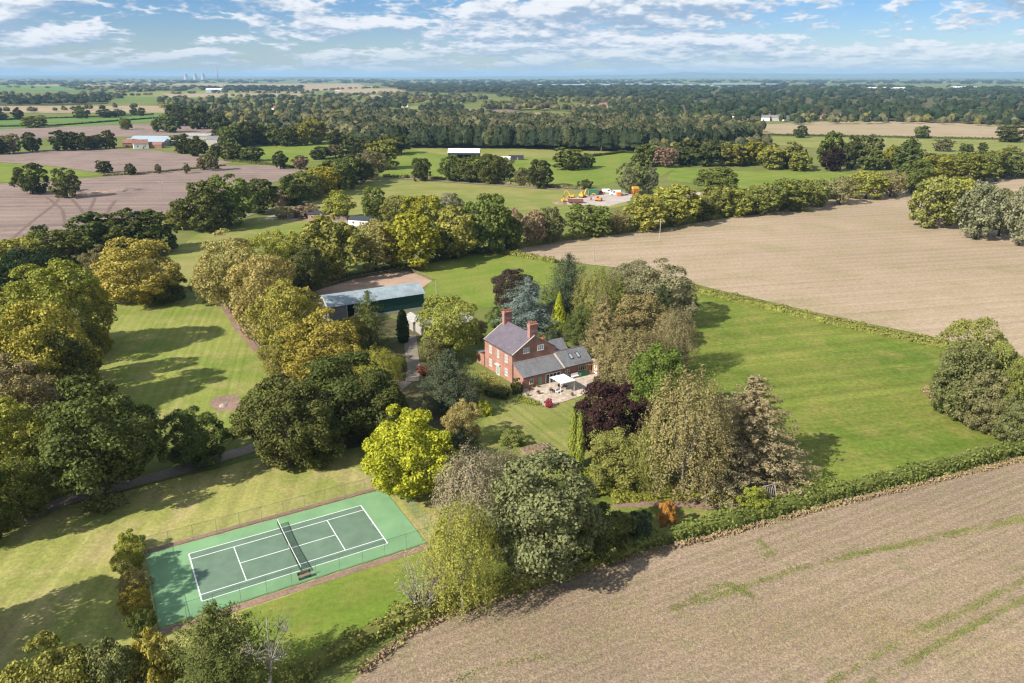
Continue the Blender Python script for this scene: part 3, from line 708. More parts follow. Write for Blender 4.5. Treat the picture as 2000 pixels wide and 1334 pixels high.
T(1262, 380, 446, 90, 'broad', 'yolive', 'yellow-tinged broad tree in front of the machinery yard')
T(1318, 364, 436, 96, 'broad', 'yolive', 'broad tree with yellow leaves left of the tin-roofed shed')
T(1368, 385, 428, 56, 'broad', 'dark2', 'dark hedge tree below the tin-roofed shed')
# --- left wood
LW = 'trees of the wood along the left edge'
T(190, 418, 500, 126, 'broad', 'dark', 'dark tree second from the lawn in the row before the pink field', LW)
T(282, 410, 492, 118, 'broad', 'dark', 'dark tree nearest the paddock in the row before the pink field', LW)
T(240, 430, 498, 90, 'broad', 'dark2', 'dark tree between two taller ones before the pink field', LW)
T(125, 448, 520, 110, 'broad', 'dark2', 'dark tree with yellowish top at the wood corner', LW)
T(80, 440, 475, 36, 'shrub', 'dark', 'small round bush at the pink field corner', LW)
T(30, 465, 560, 130, 'broad', 'yolive', 'yellow-green tree top at the left edge below the pink field', LW)
T(70, 490, 590, 140, 'airy', 'deep', 'grey-dark tree behind the yellow-green crowns', LW)
T(200, 480, 560, 70, 'airy', 'brown', 'brownish thin tree beside the orange-green one', LW)
T(272, 466, 588, 158, 'broad', 'amber', 'orange-green spreading tree at the far lawn corner', LW)
T(335, 540, 592, 70, 'shrub', 'dark', 'dark undergrowth bush right of the spreading tree', LW)
T(124, 516, 692, 184, 'broad', 'yolive', 'yellow-green dome tree on the lawn edge', LW)
T(168, 556, 690, 104, 'broad', 'yolive', 'yellow-green tree between the dome tree and the lawn', LW)
T(150, 610, 745, 110, 'broad', 'dark2', 'dark tree on the lawn edge below the dome tree', LW)
T(30, 570, 690, 150, 'broad', 'amber', 'golden tree behind the dome tree at the left edge', LW)
T(95, 600, 800, 180, 'broad', 'amber', 'rusty brown tree halfway down the left edge', LW)
T(35, 700, 860, 160, 'broad', 'brown', 'rusty dark tree cut by the left edge', LW)
T(148, 655, 800, 116, 'broad', 'dark2', 'dark tree behind the big green one by the drive', LW)
T(212, 742, 968, 238, 'dense', 'green', 'biggest dark green tree, standing beside the drive', LW)
T(388, 798, 910, 116, 'broad', 'green', 'smaller green tree by the drive, right of the biggest', LW)
T(28, 785, 960, 150, 'broad', 'yolive', 'yellow-flecked dark tree at the left edge above the drive', LW)
T(50, 895, 1010, 120, 'broad', 'mid', 'low green tree beside the drive at the left edge', LW)
T(-40, 860, 1060, 140, 'broad', 'dark', 'dark tree half outside the left edge by the drive', LW)
T(120, 850, 930, 60, 'airy', 'grey2', 'small pale tree left of the biggest green one', LW)
# --- right edge clump
RC = 'trees of the clump at the right edge'
T(1882, 622, 775, 120, 'airy', 'olive', 'tallest tree of the clump at the right edge', RC)
T(1868, 668, 812, 112, 'broad', 'grey2', 'grey-green tree nearest the field hedge in the right edge clump', RC)
T(1935, 672, 812, 96, 'broad', 'olive', 'olive tree behind the middle of the right edge clump', RC)
T(1918, 726, 838, 100, 'broad', 'grey2', 'low grey-green tree in front of the right edge clump', RC)
T(1985, 700, 850, 100, 'broad', 'olive', 'olive tree half cut by the right edge', RC)
T(1972, 768, 862, 80, 'broad', 'grey2', 'smallest grey-green tree of the right edge clump, next to the yellow bush', RC)
T(1842, 745, 808, 56, 'shrub', 'mid', 'green bush at the tip of the right edge clump')
T(1990, 815, 862, 50, 'shrub', 'yel', 'yellow-green bush at the right edge hedge')
# --- middle distance: rows whose members are told apart by their order
ORD = ['first', 'second', 'third', 'fourth', 'fifth', 'sixth', 'seventh', 'eighth', 'ninth', 'tenth', 'eleventh', 'twelfth', 'thirteenth', 'fourteenth', 'fifteenth', 'sixteenth', 'seventeenth', 'eighteenth', 'nineteenth', 'twentieth']


def row(desc, items):
    items = sorted(items)
    for i, (cx, yt, yb, wp, kind, col) in enumerate(items):
        what = 'shrub' if kind == 'shrub' else 'tree'
        tree(cx, yt, yb, wp, kind, col, '%s %s from the left %s' % (ORD[i], what, desc), desc)


row('along the lane beside the large pink field', [(352, 404, 446, 52, 'broad', 'olive'), (402, 356, 446, 104, 'broad', 'dark2'), (452, 346, 436, 92, 'broad', 'mid'), (508, 352, 414, 78, 'broad', 'dark2'), (546, 372, 402, 44, 'airy', 'pinkish'),
 (572, 344, 398, 64, 'broad', 'dark2'), (602, 336, 388, 60, 'broad', 'olive'), (630, 328, 380, 74, 'broad', 'yel'), (664, 312, 368, 74, 'broad', 'mid'), (697, 303, 358, 68, 'broad', 'dark2'), (722, 296, 346, 60, 'airy', 'brown'), (746, 276, 328, 64, 'broad', 'yolive')])
row('in the clump by the white-roofed barn', [(823, 310, 352, 36, 'broad', 'dark2'), (884, 304, 352, 50, 'broad', 'mid'), (918, 305, 354, 56, 'broad', 'mid'), (957, 303, 356, 58, 'broad', 'dark2'), (985, 310, 352, 44, 'airy', 'grey2'), (1022, 328, 360, 36, 'broad', 'brown'), (1055, 313, 364, 56, 'broad', 'dark'), (1110, 290, 330, 58, 'broad', 'mid'), (1146, 300, 326, 30, 'broad', 'mid')])
row('standing loose on the large pink field', [(65, 321, 376, 64, 'broad', 'dark2'), (132, 331, 384, 54, 'broad', 'dark2'), (204, 314, 337, 28, 'broad', 'dark'), (257, 320, 341, 20, 'broad', 'dark2'), (310, 321, 338, 12, 'broad', 'brown'), (366, 319, 338, 13, 'broad', 'brown'), (397, 308, 330, 24, 'broad', 'brown'), (416, 296, 330, 28, 'airy', 'grey2')])
row('between the distant farm and the green pasture', [(360, 264, 298, 40, 'broad', 'dark'), (387, 268, 304, 44, 'broad', 'dark2'), (424, 282, 304, 26, 'broad', 'dark2'), (456, 282, 312, 44, 'broad', 'dark2'), (492, 288, 314, 46, 'broad', 'dark2'), (548, 296, 328, 30, 'broad', 'dark'), (588, 304, 328, 34, 'airy', 'pinkish'), (625, 287, 310, 38, 'broad', 'dark'), (655, 283, 306, 40, 'airy', 'brown')])
row('in the dark row left of the distant farm', [(-5, 266, 300, 40, 'broad', 'dark'), (24, 263, 298, 36, 'broad', 'brown'), (64, 260, 294, 34, 'broad', 'dark'), (128, 257, 292, 52, 'broad', 'dark'), (165, 261, 292, 36, 'broad', 'dark'), (190, 264, 290, 30, 'broad', 'dark2'), (214, 256, 288, 28, 'broad', 'dark2')])
row('on the hedges of the green crop strips', [(0, 219, 234, 30, 'broad', 'dark'), (37, 211, 233, 23, 'broad', 'dark'), (70, 227, 248, 46, 'broad', 'olive'), (160, 209, 230, 30, 'broad', 'mid'), (207, 214, 229, 30, 'broad', 'dark2'), (232, 214, 228, 28, 'broad', 'dark2'), (262, 210, 225, 14, 'broad', 'dark'), (277, 211, 226, 14, 'broad', 'dark'), (246, 231, 252, 23, 'broad', 'olive'), (307, 230, 256, 22, 'broad', 'mid'), (332, 226, 257, 40, 'broad', 'mid')])
row('on the belt edge behind the green pasture', [(350, 205, 244, 50, 'broad', 'dark2'), (392, 210, 250, 46, 'broad', 'dark'), (432, 222, 262, 40, 'broad', 'dark'), (450, 246, 286, 40, 'broad', 'mid'), (480, 240, 284, 40, 'broad', 'dark2'), (505, 242, 282, 36, 'broad', 'dark2'), (534, 244, 282, 34, 'broad', 'mid'), (562, 250, 284, 36, 'broad', 'dark2'), (590, 244, 282, 38, 'broad', 'yolive'), (614, 232, 278, 50, 'broad', 'yolive'),
 (656, 252, 288, 38, 'broad', 'dark'), (690, 266, 304, 40, 'broad', 'dark2'), (722, 268, 304, 44, 'broad', 'dark'), (757, 266, 302, 44, 'broad', 'dark2'), (784, 262, 298, 40, 'broad', 'dark2')])
row('in the belt behind the narrow bright pasture', [(1265, 282, 322, 58, 'broad', 'mid'), (1300, 290, 324, 44, 'airy', 'pinkish'), (1340, 276, 320, 58, 'broad', 'dark2'), (1384, 274, 322, 62, 'broad', 'dark2'), (1428, 280, 322, 58, 'broad', 'yolive'), (1466, 278, 320, 54, 'broad', 'yel'), (1506, 286, 328, 52, 'broad', 'yolive'), (1546, 280, 326, 54, 'broad', 'olive'), (1562, 300, 332, 46, 'broad', 'yolive'),
 (1617, 260, 322, 50, 'broad', 'fresh'), (1624, 288, 332, 40, 'dense', 'copper'), (1660, 268, 326, 46, 'broad', 'dark2'), (1692, 266, 320, 52, 'airy', 'grey2'), (1700, 290, 330, 46, 'broad', 'mid'), (1738, 286, 328, 28, 'broad', 'yel'), (1771, 274, 334, 60, 'pine', 'green'), (1830, 302, 340, 56, 'broad', 'dark2')])
row('in the hedge line above the tan stubble', [(1398, 328, 374, 84, 'broad', 'mid'), (1396, 366, 420, 64, 'broad', 'olive'), (1443, 370, 420, 58, 'broad', 'yolive'), (1490, 360, 416, 72, 'broad', 'olive'), (1545, 350, 409, 84, 'broad', 'mid'), (1592, 350, 400, 56, 'broad', 'olive'), (1640, 346, 394, 54, 'airy', 'brown'), (1690, 336, 386, 76, 'broad', 'yolive'), (1738, 338, 380, 54, 'airy', 'brown'), (1780, 314, 374, 70, 'broad', 'mid'),
 (1826, 306, 364, 84, 'broad', 'yolive'), (1876, 300, 356, 82, 'broad', 'yolive'), (1922, 296, 350, 60, 'broad', 'olive'), (1960, 298, 346, 60, 'broad', 'mid'), (2005, 300, 344, 60, 'broad', 'dark2')])
row('in the island clump in the tan stubble', [(1822, 350, 440, 92, 'broad', 'olive'), (1868, 352, 430, 80, 'broad', 'yolive'), (1905, 360, 458, 84, 'airy', 'grey'), (1950, 372, 454, 70, 'airy', 'grey2'), (1990, 362, 470, 72, 'airy', 'grey')])
row('scattered on the yellowish pasture at the right', [(1562, 246, 268, 27, 'broad', 'dark2'), (1800, 247, 269, 27, 'broad', 'mid'), (1842, 272, 294, 36, 'airy', 'brown'), (1886, 281, 296, 24, 'broad', 'mid'), (1918, 279, 297, 17, 'broad', 'dark'), (1972, 246, 276, 52, 'broad', 'dark2'), (1975, 285, 300, 30, 'broad', 'olive')])
T(1230, 318, 374, 48, 'airy', 'grey', 'taller pale thin tree behind the machinery yard')
T(1266, 324, 374, 42, 'airy', 'grey', 'shorter pale thin tree behind the machinery yard')
T(1142, 352, 368, 30, 'shrub', 'dark', 'dark bush at the far corner of the machinery yard')
T(648, 404, 420, 16, 'pine', 'bluedark', 'small blue-green conifer at the end of the stable yard')
T(600, 400, 424, 60, 'shrub', 'pinkish', 'pinkish brown scrub at the lane bend by the stables')
T(560, 404, 424, 50, 'shrub', 'brown', 'brown scrub between lane and stable yard')

# --- uncountable woodland further off: one object of many small crowns
def low_crown(n, r):
    d = unit(fib(n) + r.normal(0, .25, (n, 3))); d[:, 2] = np.abs(d[:, 2]) * .95 + np.where(d[:, 2] < 0, -.35, 0)
    lump = 1 + .18 * np.sin(4 * d[:, 0] + 3) * np.cos(3 * d[:, 1]) + r.uniform(-.14, .12, n)
    P = d * lump[:, None]
    return P, d


def in_poly(x, y, poly):
    c = np.zeros(len(x), bool); j = len(poly) - 1
    for i in range(len(poly)):
        xi, yi = poly[i]; xj, yj = poly[j]
        c ^= ((yi > y) != (yj > y)) & (x < (xj - xi) * (y - yi) / (yj - yi + 1e-12) + xi); j = i
    return c


def scatter(poly, n):
    xs = [p[0] for p in poly]; ys = [p[1] for p in poly]; out = []
    while len(out) < n:
        x = rng.uniform(min(xs), max(xs), n * 2); y = rng.uniform(min(ys), max(ys), n * 2)
        k = in_poly(x, y, poly); out += list(zip(x[k], y[k]))
    return out[:n]


def wood(name, label, specs):
    VV, TT = [], []
    for pts, cols, hm, wm, nq in specs:
        for x, y in pts:
            p = G(x, max(y, 151.0)); D = p.y; r = np.random.default_rng(int(x * 91 + y * 1013) % 100000)
            k = min(3.2, 1 + max(0, (D - 1000) / 2600)); h = hm * r.uniform(.75, 1.2) * min(1.5, 1 + .12 * (k - 1)); wd = wm * r.uniform(.75, 1.3) * k
            ns, nr_ = (11, 7) if nq >= 40 else (7, 4)
            th_ = np.linspace(0, 2 * np.pi, ns + 1)[:-1] + r.uniform(0, 1); fz = np.linspace(-.55, 1.0, nr_ + 1)
            g_ = np.stack([np.stack([np.cos(th_) * math.sqrt(max(0, 1 - z_ * z_)), np.sin(th_) * math.sqrt(max(0, 1 - z_ * z_)), np.full(ns, z_)], 1) for z_ in fz]) * r.uniform(.70, 1.03, (nr_ + 1, ns, 1))
            core = np.stack([np.stack([g_[i_, k_], g_[i_, (k_ + 1) % ns], g_[i_ + 1, (k_ + 1) % ns], g_[i_ + 1, k_]]) for i_ in range(nr_) for k_ in range(ns)]).reshape(-1, 3)
            P, d = low_crown(max(8, int(nq * .9)), r)
            sc_ = np.array([wd, wd, h * .52]); off_ = np.array([p.x, p.y, h * .5])
            size = 1.5 * wd / math.sqrt(len(P))
            V = np.concatenate([core * sc_ + off_, leaf_arrays(P * sc_ * .98 + off_, d, size, .5, 1.0, r)]); P = np.zeros((len(V) // 4, 3))
            q = COLR[cols[int(r.integers(len(cols)))]]; j = r.uniform(.8, 1.25)
            VV.append(V); TT.append(np.repeat([[q[0] * j, q[1] * j, q[2] * j, q[3]]], len(P), 0))
    me = quads_mesh(name, np.concatenate(VV), M_FAR, np.concatenate(TT))
    return tag(link(name, me), label, name.replace('_', ' '), kind='stuff')


def line(pts, n, jit=1.0):
    out = []; L = [0]
    for a, b in zip(pts[:-1], pts[1:]): L.append(L[-1] + math.hypot(b[0] - a[0], b[1] - a[1]))
    for i in range(n):
        t = rng.uniform(0, L[-1])
        out.append((float(np.interp(t, L, [p[0] for p in pts])) + rng.normal(0, jit), float(np.interp(t, L, [p[1] for p in pts])) + rng.normal(0, jit * .25)))
    return out


COLR.update(w1=(.034, .046, .023, 0), w2=(.042, .052, .026, 0), w3=(.028, .040, .024, 0), w4=(.070, .076, .036, 0), w5=(.086, .084, .042, 0), w6=(.110, .108, .050, .05), w7=(.140, .130, .064, .05), w8=(.15, .135, .042, .1))  # far-wood tints; the darkest have the plain's cloud shade mixed into their colour
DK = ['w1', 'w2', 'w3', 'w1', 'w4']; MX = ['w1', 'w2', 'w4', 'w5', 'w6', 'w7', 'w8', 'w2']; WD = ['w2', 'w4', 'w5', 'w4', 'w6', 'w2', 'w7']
for _i, _p in enumerate([[(640, 272), (700, 252), (800, 242), (1000, 246), (1250, 254), (1440, 264), (1490, 284), (1400, 294), (1250, 298), (1000, 290), (800, 287), (720, 294)], [(420, 270), (430, 242), (560, 222), (720, 212), (760, 240), (680, 268), (560, 284), (480, 288)], [(1180, 216), (1300, 196), (1500, 183), (1800, 186), (2150, 186), (2200, 246), (1900, 242), (1700, 236), (1500, 234), (1420, 240), (1250, 234)],
  [(1200, 184), (1500, 166), (1800, 172), (2150, 176), (2150, 190), (1800, 190), (1500, 190), (1300, 200)], [(740, 166), (1000, 160), (1300, 164), (1400, 176), (1200, 186), (1000, 184), (800, 180)], [(-300, 204), (0, 196), (220, 190), (210, 203), (100, 206), (-300, 212)]]):
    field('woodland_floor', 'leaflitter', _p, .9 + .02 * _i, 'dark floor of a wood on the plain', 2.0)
wood('woodland', 'dark mixed wood with cloud shade in its tint, in the middle of the plain', [
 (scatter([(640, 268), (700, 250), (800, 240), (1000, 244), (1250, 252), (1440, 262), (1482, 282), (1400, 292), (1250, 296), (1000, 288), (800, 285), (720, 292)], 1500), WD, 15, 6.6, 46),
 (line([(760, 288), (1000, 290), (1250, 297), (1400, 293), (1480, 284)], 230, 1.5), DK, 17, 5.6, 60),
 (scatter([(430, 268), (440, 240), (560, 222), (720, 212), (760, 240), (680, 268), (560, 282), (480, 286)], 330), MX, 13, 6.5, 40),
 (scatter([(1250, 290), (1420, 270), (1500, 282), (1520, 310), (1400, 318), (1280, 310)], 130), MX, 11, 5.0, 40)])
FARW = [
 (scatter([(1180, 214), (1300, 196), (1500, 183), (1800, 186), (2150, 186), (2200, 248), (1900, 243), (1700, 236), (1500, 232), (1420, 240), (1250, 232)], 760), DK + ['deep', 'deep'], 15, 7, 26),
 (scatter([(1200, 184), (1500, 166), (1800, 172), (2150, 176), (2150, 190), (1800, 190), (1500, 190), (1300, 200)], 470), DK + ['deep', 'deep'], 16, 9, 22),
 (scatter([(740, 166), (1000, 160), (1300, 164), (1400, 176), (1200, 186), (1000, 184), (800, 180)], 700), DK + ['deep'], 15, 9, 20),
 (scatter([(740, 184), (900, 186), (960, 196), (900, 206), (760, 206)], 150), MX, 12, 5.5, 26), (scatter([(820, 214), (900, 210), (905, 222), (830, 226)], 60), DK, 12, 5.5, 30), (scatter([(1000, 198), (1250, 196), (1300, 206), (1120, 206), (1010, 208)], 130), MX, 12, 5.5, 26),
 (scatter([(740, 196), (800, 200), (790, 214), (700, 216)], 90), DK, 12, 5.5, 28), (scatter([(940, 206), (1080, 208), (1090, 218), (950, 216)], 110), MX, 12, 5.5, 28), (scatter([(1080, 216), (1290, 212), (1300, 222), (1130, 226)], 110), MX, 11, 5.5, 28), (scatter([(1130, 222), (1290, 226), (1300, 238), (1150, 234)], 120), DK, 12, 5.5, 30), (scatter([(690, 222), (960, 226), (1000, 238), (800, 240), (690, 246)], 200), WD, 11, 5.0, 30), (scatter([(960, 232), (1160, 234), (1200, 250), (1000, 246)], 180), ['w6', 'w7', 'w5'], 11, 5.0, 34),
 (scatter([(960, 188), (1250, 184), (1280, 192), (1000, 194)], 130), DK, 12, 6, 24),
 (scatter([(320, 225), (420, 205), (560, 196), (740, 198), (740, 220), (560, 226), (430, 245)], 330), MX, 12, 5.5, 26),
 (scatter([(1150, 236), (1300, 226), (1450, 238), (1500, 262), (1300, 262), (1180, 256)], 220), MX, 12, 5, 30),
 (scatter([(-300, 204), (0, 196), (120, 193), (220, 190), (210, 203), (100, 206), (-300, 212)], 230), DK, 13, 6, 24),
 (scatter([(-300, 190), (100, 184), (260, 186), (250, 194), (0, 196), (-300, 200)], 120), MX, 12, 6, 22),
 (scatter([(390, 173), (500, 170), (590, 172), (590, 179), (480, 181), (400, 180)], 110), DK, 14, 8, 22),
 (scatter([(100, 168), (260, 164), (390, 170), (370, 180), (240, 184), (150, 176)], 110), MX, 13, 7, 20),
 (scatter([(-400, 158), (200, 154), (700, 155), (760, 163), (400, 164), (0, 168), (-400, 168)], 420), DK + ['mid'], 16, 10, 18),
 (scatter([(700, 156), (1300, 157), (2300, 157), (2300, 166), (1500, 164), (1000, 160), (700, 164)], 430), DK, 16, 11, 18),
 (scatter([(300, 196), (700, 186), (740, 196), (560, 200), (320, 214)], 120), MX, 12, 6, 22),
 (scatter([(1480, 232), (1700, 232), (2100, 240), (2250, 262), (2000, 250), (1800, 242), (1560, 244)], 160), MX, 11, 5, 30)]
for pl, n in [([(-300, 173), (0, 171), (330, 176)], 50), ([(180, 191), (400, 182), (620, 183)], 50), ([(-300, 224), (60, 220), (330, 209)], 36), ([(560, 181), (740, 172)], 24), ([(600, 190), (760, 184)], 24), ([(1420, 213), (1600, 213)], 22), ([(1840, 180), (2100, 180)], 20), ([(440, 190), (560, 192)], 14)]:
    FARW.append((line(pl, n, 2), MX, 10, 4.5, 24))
wood('distant_woodland', 'far dark woods with cloud shade in their tint and hedgerow trees below the horizon', FARW)

# ------------------------------------------------------------------ hedges
def hedge(pts, h, wd, colr, label, leaf=.34, dens=1.0, name='hedge', cat='hedge', lump=.18):
    P3 = [G(*p) for p in pts]; segs = [(a, b, (b - a).length) for a, b in zip(P3[:-1], P3[1:])]; tot = sum(s[2] for s in segs)
    origin = P3[len(P3) // 2].copy(); area = tot * (2 * h + wd); n = int(min(26000, area * 1.7 / leaf ** 2 * dens))
    t = rng.uniform(0, tot, n); L = np.cumsum([0] + [s[2] for s in segs]); X = np.interp(t, L, [p.x for p in P3]); Y = np.interp(t, L, [p.y for p in P3])
    idx = np.clip(np.searchsorted(L, t) - 1, 0, len(segs) - 1); dx = np.array([(s[1].x - s[0].x) / s[2] for s in segs])[idx]; dy = np.array([(s[1].y - s[0].y) / s[2] for s in segs])[idx]
    wob = 1 + lump * (np.sin(t * .9) + np.sin(t * .37 + 2) + np.sin(t * 2.1 + 1)) / 1.6
    per = rng.uniform(0, 2 * h + wd, n); u = np.where(per < h, -wd / 2, np.where(per > h + wd, wd / 2, per - h - wd / 2)); z = np.where(per < h, per, np.where(per > h + wd, 2 * h + wd - per, h))
    rr = np.where(z > .8 * h, 1 - .12 * (np.abs(u) / (wd / 2 + 1e-6)) ** 2, 1)
    nx = np.where(per < h, -1.0, np.where(per > h + wd, 1.0, 0)); nz = np.where(nx == 0, 1.0, .25)
    u = u * (wob + rng.normal(0, .10, n)); z = np.maximum(.03, z * rr * (wob + rng.normal(0, .08, n)))
    P = np.stack([X - dy * u - origin.x, Y + dx * u - origin.y, z], 1); N = np.stack([-dy * nx, dx * nx, nz], 1)
    V = leaf_arrays(P, N, leaf, .8)
    k = []                                                      # solid core added inside the hedge so that light does not pass through
    for a, b, L_ in segs:
        d = (b - a) / L_; nn = Vector((-d.y, d.x, 0)) * wd * .34; hh = Vector((0, 0, h * .8)); a_, b_ = a - origin, b - origin
        for q in ([a_ + nn, b_ + nn, b_ + nn + hh, a_ + nn + hh], [b_ - nn, a_ - nn, a_ - nn + hh, b_ - nn + hh], [a_ - nn + hh, a_ + nn + hh, b_ + nn + hh, b_ - nn + hh]): k += [tuple(v) for v in q]
    V = np.concatenate([V, np.array(k)]) if k else V
    o = link(name, quads_mesh(name, V, M_LEAF), None, origin); q = COLR[colr]; o.color = q
    return tag(o, label, cat)


hedge([(1235, 1072), (1400, 1032), (1600, 979), (1800, 931), (2000, 882), (2250, 826)], 2.0, 2.3, 'mid', 'long green field hedge between the foreground stubble and the garden', .36)
hedge([(1345, 566), (1500, 603), (1660, 641), (1850, 680)], 1.7, 2.0, 'olive', 'straight hedge between the green field and the tan stubble', .42)
hedge([(545, 1352), (620, 1300), (690, 1262), (790, 1216), (860, 1192), (960, 1165), (1130, 1112), (1240, 1076)], 1.6, 2.2, 'olive', 'low olive hedge along the foreground stubble below the court', .34, lump=.3)
hedge([(940, 490), (1010, 500), (1085, 514)], 1.6, 2.0, 'olive', 'hedge between bright paddock and tan stubble', .5)
hedge([(1190, 976), (1290, 972), (1400, 974), (1455, 976)], 1.5, 2.4, 'yolive', 'clipped garden hedge below the weeping birch', .3)
hedge([(928, 752), (955, 772), (992, 778)], 1.7, 2.0, 'dark', 'clipped dark hedge in front of the house', .28, lump=.08)
hedge([(430, 858), (500, 842)], 1.4, 1.8, 'dark2', 'dark hedge along the drive beside the lawn', .34)
hedge([(600, 568), (690, 543), (790, 524), (900, 498), (960, 487)], 1.4, 2.0, 'dark', 'shaded hedge behind the riding arena', .45)
hedge([(200, 344), (300, 338), (440, 324)], 1.2, 1.6, 'brown', 'thin hedge across the pink fields', .8, .8)
hedge([(560, 400), (640, 374), (690, 354), (735, 344)], 1.8, 2.5, 'dark2', 'dark hedge on the far side of the lane', .7)
hedge([(750, 346), (850, 350), (950, 357), (1060, 365), (1140, 370)], 1.6, 2.5, 'brown', 'brown hedge between track and green pasture', .8)
hedge([(1000, 486), (1120, 466), (1250, 448), (1400, 425), (1500, 412), (1680, 376), (1790, 352)], 2.2, 3.0, 'olive', 'brambly hedge bottom along the top of the tan stubble', .7, .8, lump=.4)
hedge([(1480, 264), (1700, 268), (1960, 273), (2100, 276)], 1.8, 2.4, 'dark', 'thin dark hedge below the wide tan field', 1.2)
hedge([(0, 248), (110, 246), (230, 237), (320, 230)], 1.8, 2.4, 'deep', 'dark hedge between the green crop strips', 1.2)
hedge([(0, 234), (120, 231), (300, 224)], 1.8, 2.4, 'deep', 'dark hedge above the green crop strips', 1.2)
hedge([(1140, 308), (1190, 302), (1225, 297)], 1.8, 2.4, 'dark', 'dark hedge right of the barn pasture', 1.0)
hedge([(440, 314), (560, 326), (600, 332)], 1.5, 2.4, 'dark2', 'hedge at the corner of pink field and green pasture', .8)

# ------------------------------------------------------------------ building materials
def brick_mat(name, c1, c2, mortar, sc=1.0):
    m = bpy.data.materials.new(name); m.use_nodes = True; t = NT(m.node_tree)
    tc = t.n('ShaderNodeTexCoord').outputs['Object']; s = t.n('ShaderNodeSeparateXYZ', {0: tc})
    v = t.n('ShaderNodeCombineXYZ', {0: t.math('ADD', s.outputs[0], s.outputs[1]), 1: s.outputs[2], 2: 0.0}).outputs[0]
    b = t.n('ShaderNodeTexBrick', {'Vector': v, 'Color1': c1 + (1,), 'Color2': c2 + (1,), 'Mortar': mortar + (1,), 'Scale': 1.0, 'Mortar Size': .012, 'Brick Width': .23 * sc, 'Row Height': .078 * sc, 'Bias': -.1})
    nz = t.noise(tc, .7, 6.0, .65)
    c = t.n('ShaderNodeVectorMath', {0: b.outputs[0], 3: t.lin(nz, .25, .75, .72, 1.25)}, operation='SCALE').outputs[0]
    p = t.n('ShaderNodeBsdfPrincipled', {'Base Color': c, 'Roughness': .9, 'Specular IOR Level': .15})
    t.t.links.new(p.outputs[0], t.n('ShaderNodeOutputMaterial').inputs[0]); return m


def tile_mat(name, c1, c2, w=.3, h=.2, axis=0, metal=False):
    """courses of slates or sheets running across the slope; axis is the direction of the ridge"""
    m = bpy.data.materials.new(name); m.use_nodes = True; t = NT(m.node_tree)
    tc = t.n('ShaderNodeTexCoord').outputs['Object']; s = t.n('ShaderNodeSeparateXYZ', {0: tc})
    v = t.n('ShaderNodeCombineXYZ', {0: s.outputs[axis], 1: t.math('MULTIPLY', s.outputs[1 - axis], 1.15), 2: 0.0}).outputs[0]
    b = t.n('ShaderNodeTexBrick', {'Vector': v, 'Color1': c1 + (1,), 'Color2': c2 + (1,), 'Mortar': (c1[0] * .45, c1[1] * .45, c1[2] * .45, 1), 'Scale': 1.0, 'Mortar Size': .012, 'Brick Width': w, 'Row Height': h})
    nz = t.noise(tc, .55, 6.0, .65); n2 = t.noise(tc, 3.5, 3.0, .6)
    c = t.n('ShaderNodeVectorMath', {0: b.outputs[0], 3: t.lin(nz, .25, .75, .75, 1.25)}, operation='SCALE').outputs[0]
    c = t.mix(t.ramp(n2, .55, .8, 0, .45), c, (c1[0] * 1.5, c1[1] * 1.55, c1[2] * 1.3, 1))
    p = t.n('ShaderNodeBsdfPrincipled', {'Base Color': c, 'Roughness': .75 if metal else .75, 'Specular IOR Level': .3})
    bp = t.n('ShaderNodeBump', {'Strength': .5, 'Distance': .03, 'Height': b.outputs[1]}); t.t.links.new(bp.outputs[0], p.inputs['Normal'])
    t.t.links.new(p.outputs[0], t.n('ShaderNodeOutputMaterial').inputs[0]); return m


def glass_mat(name, col=(.025, .03, .035)):
    m = bpy.data.materials.new(name); m.use_nodes = True; t = NT(m.node_tree)
    p = t.n('ShaderNodeBsdfPrincipled', {'Base Color': col + (1,), 'Roughness': .06, 'Specular IOR Level': .8})
    t.t.links.new(p.outputs[0], t.n('ShaderNodeOutputMaterial').inputs[0]); return m


MB_BRICK = brick_mat('house_brick', (.35, .135, .090), (.27, .092, .065), (.36, .28, .22))
MB_BRICK2 = brick_mat('chimney_brick', (.40, .155, .115), (.30, .10, .08), (.36, .28, .24))
M_SLATE = tile_mat('purple_slate', (.150, .125, .150), (.125, .105, .125), .3, .22, 1)
M_SLATEX = tile_mat('grey_slate', (.190, .185, .190), (.150, .150, .155), .3, .22, 0)
M_LEAD = prin('ridge_tile', (.15, .12, .12), .7)
M_STONE = prin('stone_coping', (.42, .38, .32), .9, 0, .2, 2)
M_WHITE = prin('white_paint', (.78, .77, .74), .5, 0, .06)
M_CANVAS = prin('white_canvas', (.82, .82, .84), .8, 0, .04)
M_POST = prin('fence_post', (.17, .22, .18), .7)
M_CREAM = prin('cream_frame', (.60, .60, .50), .6, 0, .08)
M_GDOOR = prin('sage_door', (.20, .30, .23), .6, 0, .1)
M_GLASS = glass_mat('window_glass'); M_GLASSL = glass_mat('pale_glass', (.30, .33, .36))
M_DARK = prin('dark_iron', (.025, .025, .028), .6)
M_POT = prin('terracotta', (.36, .14, .08), .85)
M_TIMBER = prin('weathered_timber', (.24, .185, .135), .9, 0, .25, 2)
M_GREENSH = tile_mat('green_sheet', (.018, .105, .088), (.016, .092, .078), .9, 6.0, 0, True)
M_BARNROOF = tile_mat('barn_roof_sheet', (.27, .32, .34), (.235, .28, .295), .9, 2.4, 0, True)
M_GREYSH = tile_mat('grey_sheet', (.36, .34, .31), (.30, .285, .265), .9, 3.0, 0, True)
M_PLASTIC = prin('black_plastic', (.03, .03, .032), .4)
M_STEEL = prin('steel', (.42, .43, .44), .4, .6, .1)
M_YELLOW = prin('yellow_machine_paint', (.62, .36, .05), .5, 0, .15)
M_ORANGE = prin('orange_machine_paint', (.62, .20, .05), .5, 0, .15)
M_RED = prin('red_paint', (.42, .05, .035), .5, 0, .12)
